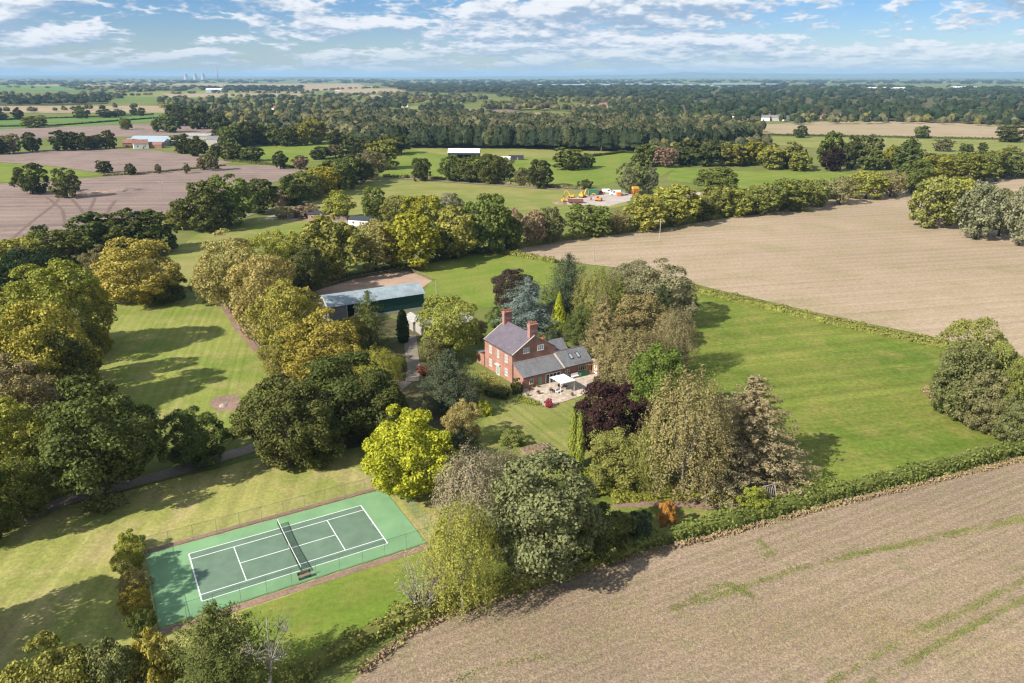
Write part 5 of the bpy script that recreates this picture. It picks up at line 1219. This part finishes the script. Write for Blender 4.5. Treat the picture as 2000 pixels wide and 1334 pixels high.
def cottage(name, pos, rz, L, Wd, ev, rg, wall, roof, label, cat, wins=0, door=True, group=None, chim=False, frame=None, openf=False):
    """gabled building; long side looks to -y of its own frame"""
    e = empty(name, pos, rz, label, cat, group); b = MB(); x0, x1, y0, y1 = -L / 2, L / 2, -Wd / 2, Wd / 2
    b.poly([(x1, y0, 0), (x1, y1, 0), (x1, y1, ev), (x1, 0, rg), (x1, y0, ev)]); b.poly([(x0, y1, 0), (x0, y0, 0), (x0, y0, ev), (x0, 0, rg), (x0, y1, ev)]); b.poly([(x1, y1, 0), (x0, y1, 0), (x0, y1, ev), (x1, y1, ev)])
    if not openf: b.poly([(x0, y0, 0), (x1, y0, 0), (x1, y0, ev), (x0, y0, ev)])
    else:
        k = max(2, int(L / 6))
        for i in range(k + 1): q = x0 + L * i / k; b.box(q - .2, q + .2, y0, y0 + .3, 0, ev)
        b.box(x0 + .21, x1 - .21, y0 + .01, y0 + .2, ev * .7, ev)
    b.build('wall', wall, e); o = max(.25, L * .015); r = MB(); s = (rg - ev) / (Wd / 2); t = .15
    slab(r, [(x0 - o, y0 - o, ev - o * s + t), (x1 + o, y0 - o, ev - o * s + t), (x1 + o, 0, rg + t), (x0 - o, 0, rg + t)]); slab(r, [(x1 + o, y1 + o, ev - o * s + t), (x0 - o, y1 + o, ev - o * s + t), (x0 - o, .004, rg + t), (x1 + o, .004, rg + t)])
    rf_ = r.build('roof', roof, e)
    for i in range(wins):
        q = x0 + L * (i + .5) / wins; hz = min(1.2, ev * .4)
        w_ = MB().box(q - .5, q + .5, y0 - .06, y0 - .004, ev * .38, ev * .38 + hz).build('window', frame or M_WHITE, e); MB().box(q - .4, q + .4, y0 - .08, y0 - .064, ev * .38 + .1, ev * .38 + hz - .1).build('pane', M_GLASS, w_)
    if door: q = x0 + L * .62; MB().box(q - .5, q + .5, y0 - .07, y0 - .004, 0, min(2.1, ev * .8)).build('door', M_TIMBER, e)
    if chim: c = MB().box(x0 + .3, x0 + 1.0, -.4, .4, rg - .6, rg + 1.2).build('chimney', MB_BRICK2, e)
    return e


M_WALLW = prin('white_wall', (.74, .72, .68), .8, 0, .08); M_FELT = prin('black_felt_roof', (.04, .045, .05), .8, 0, .2); M_RUSTROOF = tile_mat('rusty_sheet_roof', (.40, .31, .28), (.34, .25, .23), .9, 2.0, 0, True)
M_WROOF = prin('white_sheet_roof', (.74, .76, .80), .5, 0, .06); M_BLUEROOF = prin('pale_blue_roof', (.29, .37, .42), .7, 0, .06); M_TILE = tile_mat('clay_tile_roof', (.30, .15, .11), (.25, .12, .09), .3, .25, 0)
M_STONEW = prin('grey_stone_wall', (.33, .30, .27), .9, 0, .25, 1.5)
M_STABLE = prin('faded_red_boards', (.40, .20, .17), .8, 0, .2)
cottage('farm_shed', G(868, 646), BA, 13, 6.5, 2.5, 4.0, M_STONEW, M_GREYSH, 'grey-roofed stone shed half hidden behind the yellow-green open tree', 'shed', 2)
cottage('farm_shed', G(812, 640), BA + 1.57, 5.5, 3.6, 2.4, 3.3, M_STONEW, M_GREYSH, 'small stone outbuilding beside the black column conifer', 'shed', 1)
cottage('stable', G(628, 428), .05, 11, 4.2, 2.5, 3.6, M_STABLE, M_FELT, 'black-roofed stable with pale reddish front beside the pale paddock', 'stable', 3, True, None, False, M_WHITE)
cottage('stable', G(706, 440), -.35, 9.5, 5, 2.6, 3.8, M_WALLW, M_FELT, 'white-walled stable with black roof and red doors', 'stable', 2)
cottage('stable', G(668, 430), .0, 5, 3.5, 2.3, 3.0, M_TIMBER, M_FELT, 'small dark hut between the two stables', 'shed', 0)
cottage('field_barn', G(907, 309), -.05, 24, 9, 4.6, 7.2, M_FELT, M_WROOF, 'white-roofed barn in the green pasture', 'barn', 0, False, None, False, None, True)
cottage('field_shed', G(1008, 312), -.1, 11, 5, 2.6, 3.4, M_FELT, M_FELT, 'black shed right of the white-roofed barn', 'shed', 0)
cottage('field_shed', G(988, 314), -.1, 7, 4, 2.4, 3.2, M_CREAM, M_CREAM, 'cream shed left of the black shed', 'shed', 0)
cottage('tin_shed', G(1369, 392), -.12, 15, 6, 3.0, 4.2, M_TIMBER, M_RUSTROOF, 'long shed with pinkish tin roof among the hedge trees', 'shed', 0)
FG = 'buildings of the distant farm'
cottage('glasshouse', G(290, 285), -.05, 36, 14, 4.0, 6.4, M_GLASSL, M_BLUEROOF, 'pale blue glasshouse roof of the distant farm', 'glasshouse', 0, False, FG)
cottage('glasshouse', G(298, 279), -.05, 34, 14, 4.0, 6.4, M_GLASSL, M_BLUEROOF, 'pale roof just behind the front glasshouse of the distant farm', 'glasshouse', 0, False, FG)
cottage('farm_building', G(333, 283), -.06, 24, 12, 4.2, 6.6, M_FELT, M_GREYSH, 'grey barn of the distant farm', 'barn', 0, False, FG)
cottage('farm_building', G(276, 290), .5, 12, 9, 4.6, 7.6, M_WALLW, M_TILE, 'white gabled house of the distant farm', 'house', 2, True, FG, True)
cottage('farm_building', G(256, 286), .3, 12, 8, 3.4, 6.4, MB_BRICK, M_TILE, 'orange-roofed house left of the white gable', 'house', 2, True, FG)
cottage('farm_building', G(304, 289), .1, 13, 7, 3.0, 5.2, MB_BRICK, M_TILE, 'low orange-roofed shed of the distant farm', 'shed', 0, True, FG)
cottage('farm_building', G(390, 272), -.04, 26, 10, 3.8, 5.6, M_GREYSH, M_GREYSH, 'grey shed behind the dark trees of the distant farm', 'shed', 0, False, FG)
cottage('farm_building', G(420, 284), -.3, 12, 8, 5.4, 8.2, M_STONEW, M_SLATEX, 'stone house at the edge of the green pasture', 'house', 2, True, FG, True)
cottage('white_barn', G(1413, 240), .1, 27, 16, 6.0, 8.5, M_WALLW, M_WROOF, 'white open-fronted barn right of the dark wood', 'barn', 0, False, None, False, None, True)
cottage('white_shed', G(1393, 243), .05, 16, 6, 2.6, 3.4, M_WALLW, M_WROOF, 'low white shed in front of the open-fronted barn', 'shed', 0)
cottage('grey_shed', G(1448, 238), .3, 16, 9, 3.6, 5.4, M_GREYSH, M_GREYSH, 'grey shed right of the white open-fronted barn', 'shed', 0)
HAM = [(482, 217, 'cottage with pinkish walls in the left tree belt', M_STONEW, M_TILE), (540, 216, 'cottage with pale gable in the left tree belt', M_WALLW, M_TILE), (632, 215, 'blue-roofed cottage among the belt trees', M_STONEW, M_SLATEX), (792, 210, 'bright white cottage right of the belt', M_WALLW, M_SLATEX), (903, 201, 'white long building beyond the dark wood', M_WALLW, M_GREYSH),
 (1178, 208, 'orange-roofed cottage beyond the dark wood', MB_BRICK, M_TILE), (1302, 211, 'pale cottage above the dark wood end', M_WALLW, M_TILE), (1495, 236, 'first blue-grey cottage in the row by the white barn', M_WALLW, M_SLATEX), (1512, 236, 'second blue-grey cottage in the row by the white barn', M_STONEW, M_SLATEX), (1532, 236, 'third cottage in the row by the white barn', M_WALLW, M_SLATEX),
 (1612, 234, 'brick cottage at the left end of the wide tan field', MB_BRICK, M_TILE), (1640, 233, 'second brick cottage at the wide tan field', MB_BRICK, M_TILE), (1725, 229, 'brick cottage hidden in trees above the wide tan field', MB_BRICK, M_TILE), (1985, 228, 'pale cottage at the right edge of the woods', M_WALLW, M_SLATEX), (250, 165, 'tiny white house far out on the left plain', M_WALLW, M_TILE), (660, 178, 'pale farmhouse far out in the tan fields', M_WALLW, M_TILE)]
for i, (x, y, l, wm_, rm) in enumerate(HAM): cottage('distant_cottage', G(x, y), R(-.6, .6), R(11, 16) * (1.0 if y > 200 else 2.0), 8 * (1.0 if y > 200 else 1.6), 4.6, 7.6, wm_, rm, l, 'house', 2, False, 'scattered far houses', True)
WH = [(1120, 170.0, 420, 'pale warehouse roof at the left of the far row'), (1230, 168.5, 620, 'longest pale warehouse roof of the far row'), (1330, 170.5, 260, 'short pale warehouse right of the longest'), (1455, 168.5, 420, 'pale blue warehouse roof in the middle of the far woods'), (1880, 176.0, 120, 'white warehouse far right in the woods'), (1730, 178.0, 160, 'cream warehouse left of the far right one'), (420, 181.0, 60, 'white glasshouse far out on the left plain')]
for x, y, L, l in WH: cottage('distant_warehouse', G(x, y), R(-.08, .08), L, 60 if L > 150 else 30, 12, 16, M_BLUEROOF, M_BLUEROOF if L > 170 else M_WROOF, l, 'warehouse', 0, False, 'far warehouses')
# power station on the horizon
M_CONC = prin('concrete', (.34, .335, .33), .9, 0, .08, .02)
for k, (x, l) in enumerate([(364, 'first'), (382, 'middle'), (397.5, 'third')]):
    D = 12500; e = empty('cooling_tower', ((x - 1000) / FPX * (D * math.cos(TH) + CAMH * math.sin(TH)), D, 0), 0, '%s cooling tower of the horizon power station, counted from the left' % l, 'cooling tower', 'power station cooling towers')
    zs = [0, 12, 30, 50, 68, 80, 90, 98]; rs = [40, 37.5, 33, 28.5, 25.5, 24.5, 25, 26]
    MB().tube([(0, 0, z) for z in zs], rs, 28).build('shell', M_CONC, e, smooth=True); MB().tube([(0, 0, 98), (0, 0, 99)], [26.6, 26.6], 28).build('rim', M_CONC, e)
e = empty('power_station_chimney', ((425.5 - 1000) / FPX * (12600 * math.cos(TH) + CAMH * math.sin(TH)), 12600, 0), 0, 'tall slim chimney on the horizon right of the cooling towers', 'chimney')
MB().tube([(0, 0, 0), (0, 0, 100), (0, 0, 200)], [13, 10, 8.5], 16).build('stack', M_CONC, e, smooth=True); MB().tube([(0, 0, 192), (0, 0, 203)], [9.5, 9.5], 16).build('cap', M_STONEW, e)

# ------------------------------------------------------------------ poles, fences, yard machinery
def pole(x, yt, yb, label, arm=True):
    p = G(x, yb); D = p.y; H = CAMH - D * math.tan(TH - math.atan((667 - yt) / FPX)); H = max(5.0, min(H, 14))
    e = empty('utility_pole', p, R(-.3, .3), label, 'utility pole', 'wooden utility poles')
    MB().tube([(0, 0, -.3), (0, 0, H)], [.17, .12], 7).build('post', M_PALEBARK, e)
    if arm:
        MB().box(-1.2, 1.2, -.07, .07, H - .75, H - .6).build('crossarm', M_PALEBARK, e)
        for q in (-1.05, 0, 1.05): MB().tube([(q, 0, H - .6 if q else H), (q, 0, (H - .6 if q else H) + .3)], .06, 6).build('insulator', M_WHITE, e)


pole(853, 547, 585, 'plain pole standing behind the farm barn paddock', False); pole(1288, 429, 470, 'pole with crossarm standing in the tan stubble field'); pole(1160, 485, 510, 'short pole near the paddock hedge of the stubble field', False)
pole(1378, 388, 420, 'pole against the hedge below the tin shed'); pole(1416, 372, 404, 'pole in the hedge trees right of the tin shed'); pole(318, 354, 388, 'pole standing in the large pink field'); pole(1174, 279, 296, 'pole in front of the dark wood'); pole(26, 296, 315, 'pole beside the bright green wedge'); pole(1728, 268, 285, 'thin pole in the yellowish pasture')


def post_fence(label, pts, step, h=1.25):
    P3 = [G(*p) for p in pts]; e = empty('post_and_rail_fence', P3[0], 0, label, 'fence')
    for a, b_ in zip(P3[:-1], P3[1:]):
        L = (b_ - a).length; k = max(1, int(L / step))
        for i in range(k):
            q = a.lerp(b_, i / k) - P3[0]; MB().box(q.x - .07, q.x + .07, q.y - .07, q.y + .07, 0, h).build('post', M_TIMBER, e)
        for z in (.5, .95):
            d = (b_ - a).normalized(); n_ = Vector((-d.y, d.x, 0)) * .03; a_, c_ = a - P3[0], b_ - P3[0]
            MB().hexa([(a_ - n_) + Vector((0, 0, z)), (c_ - n_) + Vector((0, 0, z)), (c_ + n_) + Vector((0, 0, z)), (a_ + n_) + Vector((0, 0, z))], [(a_ - n_) + Vector((0, 0, z + .12)), (c_ - n_) + Vector((0, 0, z + .12)), (c_ + n_) + Vector((0, 0, z + .12)), (a_ + n_) + Vector((0, 0, z + .12))]).build('rail', M_TIMBER, e)


post_fence('timber fence along the back and side of the riding arena', [(612, 569), (690, 545), (796, 528), (845, 549)], 3.0)
post_fence('timber fence along the soil strip of the avenue lawn', [(430, 584), (470, 636), (530, 710)], 3.0)


def excavator(x, y, rz, mat, label, s=1.0):
    e = empty('excavator', G(x, y), rz, label, 'excavator', 'machines in the gravel yard')
    for k in (-1, 1):
        q = MB(); y0 = k * 1.05 * s; q.hexa([(-1.6 * s, y0 - .28 * s, 0), (1.6 * s, y0 - .28 * s, 0), (1.6 * s, y0 + .28 * s, 0), (-1.6 * s, y0 + .28 * s, 0)], [(-1.9 * s, y0 - .28 * s, .7 * s), (1.9 * s, y0 - .28 * s, .7 * s), (1.9 * s, y0 + .28 * s, .7 * s), (-1.9 * s, y0 + .28 * s, .7 * s)]).build('track', M_RUBBER, e)
    bd = MB().box(-1.9 * s, 1.2 * s, -1.2 * s, 1.2 * s, .8 * s, 1.7 * s); bd.box(-1.9 * s, -.6 * s, -1.15 * s, 1.15 * s, 1.704 * s, 2.1 * s); bd.build('body', mat, e)
    cb_ = MB().hexa([(-.3 * s, .2 * s, 1.704 * s), (1.1 * s, .2 * s, 1.704 * s), (1.1 * s, 1.15 * s, 1.704 * s), (-.3 * s, 1.15 * s, 1.704 * s)], [(-.3 * s, .25 * s, 3.0 * s), (.8 * s, .25 * s, 3.0 * s), (.8 * s, 1.1 * s, 3.0 * s), (-.3 * s, 1.1 * s, 3.0 * s)]).build('cab', mat, e); MB().box(-.15 * s, .7 * s, 1.12 * s, 1.16 * s, 2.1 * s, 2.85 * s).build('window', M_GLASS, cb_)
    MB().tube([(1.1 * s, -.3 * s, 1.6 * s), (2.6 * s, -.3 * s, 4.1 * s), (4.3 * s, -.3 * s, 4.2 * s)], [.3 * s, .32 * s, .2 * s], 6).build('boom', mat, e); MB().tube([(4.2 * s, -.3 * s, 4.35 * s), (5.2 * s, -.3 * s, 1.7 * s)], [.24 * s, .16 * s], 6).build('stick', mat, e)
    MB().hexa([(4.8 * s, -.8 * s, .5 * s), (5.7 * s, -.8 * s, .4 * s), (5.7 * s, .2 * s, .4 * s), (4.8 * s, .2 * s, .5 * s)], [(4.9 * s, -.8 * s, 1.6 * s), (5.4 * s, -.8 * s, 1.8 * s), (5.4 * s, .2 * s, 1.8 * s), (4.9 * s, .2 * s, 1.6 * s)]).build('bucket', M_BROWN, e)


def vehicle(name, x, y, rz, L, Wd, H, mat, label, cat, kind='van'):
    e = empty(name, G(x, y, 0), rz, label, cat, 'machines in the gravel yard'); h0 = .35
    if kind == 'van':
        pr_ = [(-L / 2, h0), (L / 2, h0), (L / 2, h0 + H * .35), (L / 2 - L * .16, h0 + H * .5), (L / 2 - L * .28, H), (-L / 2, H)]
        b = MB(); b.hexa([(x_, -Wd / 2, z_) for x_, z_ in pr_], [(x_, Wd / 2, z_) for x_, z_ in pr_]); b.build('body', mat, e)
        MB().hexa([(L / 2 - L * .165, -Wd / 2 + .1, h0 + H * .52), (L / 2 - L * .165, Wd / 2 - .1, h0 + H * .52), (L / 2 - L * .27, Wd / 2 - .1, H - .06), (L / 2 - L * .27, -Wd / 2 + .1, H - .06)], [(L / 2 - L * .15, -Wd / 2 + .1, h0 + H * .53), (L / 2 - L * .15, Wd / 2 - .1, h0 + H * .53), (L / 2 - L * .255, Wd / 2 - .1, H - .05), (L / 2 - L * .255, -Wd / 2 + .1, H - .05)]).build('windscreen', M_GLASS, e)
        for s_ in (-1, 1): MB().box(L * .02, L * .2, s_ * (Wd / 2 + .012) - .01, s_ * (Wd / 2 + .012) + .01, H * .55, H * .85).build('side_window', M_GLASS, e)
    elif kind == 'skip':
        b = MB(); b.hexa([(-L / 2 + .5, -Wd / 2, .2), (L / 2 - .5, -Wd / 2, .2), (L / 2 - .5, Wd / 2, .2), (-L / 2 + .5, Wd / 2, .2)], [(-L / 2, -Wd / 2 - .1, H), (L / 2, -Wd / 2 - .1, H), (L / 2, Wd / 2 + .1, H), (-L / 2, Wd / 2 + .1, H)]); b.build('body', mat, e)
        MB().box(-L / 2 - .08, L / 2 + .08, -Wd / 2 - .18, Wd / 2 + .18, H + .002, H + .12).build('rim', mat, e)
        for x_ in (-L / 3, L / 3): MB().box(x_ - .1, x_ + .1, -Wd / 2, Wd / 2, 0, .2).build('skid', M_DARK, e)
        return
    else:
        MB().box(-L / 2, L / 2, -Wd / 2, Wd / 2, .6, .8).build('bed', M_BROWN, e); b = MB()
        for s_ in (-1, 1): b.box(-L / 2, L / 2, s_ * Wd / 2 - .05, s_ * Wd / 2 + .05, .804, H)
        for s_ in (-1, 1): b.box(s_ * L / 2 - .05, s_ * L / 2 + .05, -Wd / 2 + .06, Wd / 2 - .06, .804, H)
        b.build('sides', mat, e); MB().tube([(L / 2, 0, .65), (L / 2 + 1.3, 0, .5)], .08, 5).build('drawbar', M_DARK, e)
    for x_ in (-L * .3, L * .3):
        for s_ in (-1, 1): MB().tube([(x_, s_ * (Wd / 2 + .01), .36), (x_, s_ * (Wd / 2 - .22), .36)], .36, 12).build('wheel', M_RUBBER, e)


excavator(1138, 386, .9, M_YELLOW, 'yellow excavator with raised arm in the middle of the yard machines'); excavator(1169, 393, 2.6, M_ORANGE, 'orange excavator at the open gravel', .85); excavator(1102, 395, .4, M_YELLOW, 'small yellow excavator at the left end of the yard', .7); excavator(1116, 386, 2.9, M_YELLOW, 'yellow excavator turned left at the back of the yard', .8)
vehicle('trailer', 1124, 397, .05, 7.5, 2.4, 2.0, M_BROWN, 'rusty red tipping trailer in front of the machines', 'trailer', 'trailer'); vehicle('green_skip', 1157, 381, -.1, 7.0, 2.6, 2.7, M_GREENP, 'large dark green skip behind the excavators', 'skip', 'skip')
vehicle('van', 1186, 377, .1, 5.6, 2.0, 2.2, M_WHITE, 'white van furthest back in the yard', 'van'); vehicle('van', 1201, 381, 3.2, 5.8, 2.1, 2.6, M_WHITE, 'taller white van beside the orange skip', 'van'); vehicle('orange_skip', 1208.5, 383, .2, 2.6, 1.8, 1.8, M_ORANGE, 'small orange skip between white van and grey van', 'skip', 'skip'); vehicle('van', 1217, 381, 1.4, 4.8, 1.9, 2.0, M_STEEL, 'grey van right of the small orange skip', 'van'); vehicle('van', 1170, 379, .6, 4.6, 1.9, 1.9, M_RED, 'red van behind the orange excavator', 'van')
vehicle('horse_trailer', 583, 424, .1, 4.5, 2.1, 2.4, M_WHITE, 'white horse trailer on the stable yard', 'trailer', 'van')
e = empty('hopper', G(1240, 385), .2, 'tall orange and yellow hopper at the right end of the yard', 'hopper', 'machines in the gravel yard')
MB().hexa([(-.7, -.7, 2.2), (.7, -.7, 2.2), (.7, .7, 2.2), (-.7, .7, 2.2)], [(-1.6, -1.4, 4.4), (1.6, -1.4, 4.4), (1.6, 1.4, 4.4), (-1.6, 1.4, 4.4)]).build('bin', M_ORANGE, e); MB().box(-1.6, 1.6, -1.4, 1.4, 4.404, 5.4).build('upper_bin', M_YELLOW, e)
for x_ in (-1.3, 1.3):
    for y_ in (-1.1, 1.1): MB().tube([(x_, y_, 0), (x_ * .95, y_ * .95, 4.2)], .1, 5).build('leg', M_ORANGE, e)


def heap(name, x, y, r_, h, mat, label, cat='heap'):
    b = MB(); p = G(x, y); n = 14; rg = 4; base = len(b.v)
    ring = [[(r_ * (1 - k / rg) * (1 + R(-.18, .18)) * math.cos(2 * math.pi * i / n) * 1.5, r_ * (1 - k / rg) * (1 + R(-.18, .18)) * math.sin(2 * math.pi * i / n), h * (k / rg) ** .8 * R(.85, 1.15) - (.05 if k == 0 else 0)) for i in range(n)] for k in range(rg)]
    for rr in ring: b.v += rr
    b.v.append((0, 0, h))
    for k in range(rg - 1):
        for i in range(n): b.f.append((k * n + i, k * n + (i + 1) % n, (k + 1) * n + (i + 1) % n, (k + 1) * n + i))
    for i in range(n): b.f.append(((rg - 1) * n + i, (rg - 1) * n + (i + 1) % n, rg * n))
    return tag(b.build(name, mat, None, p, R(0, 3)), label, cat)


heap('scrap_heap', 1094, 398, 3.0, 1.4, MF['earth'], 'brown heap at the left end of the yard'); heap('soil_heap', 192, 378, 6.0, 1.6, MF['sand'], 'larger sandy soil heap on the pink field near the oaks'); heap('soil_heap', 245, 372, 7.0, 1.6, MF['soil'], 'soil heap right of the sandy one on the pink field'); heap('soil_heap', 155, 379, 4.0, 1.0, MF['earth'], 'dark soil heap below the right oak of the pink field')
field('burnt_patch', 'earth', [(408, 790), (418, 778), (445, 771), (470, 772), (462, 783), (478, 790), (452, 803), (425, 803)], .07, 'burnt pinkish bonfire patch on the striped lawn', .3)
heap('ash_heap', 436, 792, .9, .4, MF['gravel'], 'small pale ash heap on the burnt patch')
fr = empty('timber_frame', G(1498, 975), .4, 'weathered timber triangular frame beside the field hedge', 'frame')
for x_ in (-1.1, 1.1):
    for s_ in (-1, 1): MB().tube([(x_, s_ * 1.0, 0), (x_, 0, 2.4)], .07, 5).build('strut', M_PALEBARK, fr)
MB().tube([(-1.2, 0, 2.4), (1.2, 0, 2.4)], .07, 5).build('ridge_pole', M_PALEBARK, fr)
for k in range(7): q = -1.0 + k * .33; MB().tube([(q, -.95, .12), (q, -.06, 2.25)], .035, 4).build('slat', M_PALEBARK, fr)


def ground_plants(name, label, lines, n, wid, h, colrs, leaf, clump=.5, up=.6):
    """tufts of weeds or dry grass along lines on the ground, thinning into gaps"""
    PT, CL = [], []
    for ln, k in zip(lines, n):
        A = [G(*p) for p in ln]; L = np.cumsum([0] + [(b_ - a).length for a, b_ in zip(A[:-1], A[1:])]); t = rng.uniform(0, L[-1], k * 3)
        dn = .5 + .25 * np.sin(t * .21 + 1.3 * len(PT)) + .25 * np.sin(t * .67 + 2) + .2 * np.sin(t * 1.9); t = t[rng.uniform(0, 1, len(t)) < np.clip(dn - clump + .4, 0, 1)][:k]
        X = np.interp(t, L, [p.x for p in A]) + rng.normal(0, wid, len(t)); Y = np.interp(t, L, [p.y for p in A]) + rng.normal(0, wid, len(t))
        PT.append(np.stack([X, Y, rng.uniform(.05, h, len(t))], 1)); CL.append(np.array([COLR[colrs[int(q)]] for q in rng.integers(0, len(colrs), len(t))]))
    P = np.concatenate(PT); C_ = np.concatenate(CL)
    return tag(link(name, quads_mesh(name, leaf_arrays(P, np.tile([0, -.25, up], (len(P), 1)), leaf, .9), M_FAR, C_)), label, 'plants', kind='stuff')


COLR['straw'] = (.36, .26, .165, 0); COLR['straw2'] = (.28, .20, .13, 0); COLR['weed'] = (.10, .155, .03, 0); COLR['weed2'] = (.16, .19, .05, 0)
ground_plants('weeds', 'green weeds growing in lines across the foreground stubble', [[(1310, 1190), (1400, 1165), (1560, 1110), (1780, 1060), (2010, 1005)], [(1650, 1085), (1800, 1060), (1900, 1040), (2010, 1012)], [(1620, 1334), (1780, 1240), (1880, 1195), (2020, 1125)], [(1690, 1340), (1850, 1250), (1960, 1190), (2020, 1160)], [(1350, 1170), (1420, 1140), (1470, 1165)], [(1480, 1055), (1510, 1080), (1490, 1090)], [(880, 1334), (960, 1300), (1080, 1280)]],
 [4200, 1700, 2600, 2600, 900, 300, 300], .30, .10, ['weed', 'weed2', 'weed2', 'olive', 'straw2'], .15, .30, 1.0)
ground_plants('dry_grass', 'tall dry grass along the edge of the foreground stubble', [[(1240, 1087), (1400, 1049), (1600, 995), (1800, 947), (2010, 896), (2250, 840)], [(700, 1318), (800, 1240), (880, 1202), (1010, 1160), (1150, 1114), (1240, 1088)]], [5200, 1800], .30, .55, ['straw', 'straw2', 'straw', 'tan'], .30, .1, .15)
ground_plants('dry_grass', 'tall dry grass at the foot of the right edge clump', [[(1806, 762), (1820, 778), (1855, 810), (1900, 835), (1965, 858)], [(1830, 790), (1880, 815), (1960, 848)]], [1100, 700], .4, .6, ['straw', 'straw2', 'tan'], .35, .1, .15)
ground_plants('stubble_tufts', 'short straw tufts across the foreground stubble', [[(700 + 60 * k, 1330 - 6 * k), (2000, 930 + 22 * k)] for k in range(18)], [1500] * 18, 2.6, .07, ['straw', 'straw2', 'straw2', 'tan', 'weed2'], .13, 0.0, 1.0)

ground_plants('fallen_leaves', 'dry fallen leaves scattered on the grass below the trees', [[(20, 1040), (200, 985), (480, 905), (720, 860)], [(40, 1070), (300, 1000), (520, 930)], [(140, 780), (180, 690), (230, 610)], [(740, 950), (800, 990), (845, 1060)], [(290, 1090), (300, 1150), (312, 1215)], [(500, 690), (535, 760), (500, 830)]], [1500, 1100, 900, 500, 260, 600], 2.2, .06, ['straw2', 'tan', 'straw', 'brown'], .12, 0.0, 1.0)

# ------------------------------------------------------------------ haze: pale even air around everything
hz = MB().box(-61000, 61000, -700, 45500, -1.2, 222)
m = bpy.data.materials.new('haze_air'); m.use_nodes = True; t = NT(m.node_tree)
pv = t.n('ShaderNodeVolumePrincipled', {'Color': (.42, .68, .95, 1), 'Density': 5.5e-5, 'Anisotropy': 0.0}); t.t.links.new(pv.outputs[0], t.n('ShaderNodeOutputMaterial').inputs['Volume'])
tag(hz.build('haze', m), 'pale blue haze over the plain', 'haze', kind='stuff')
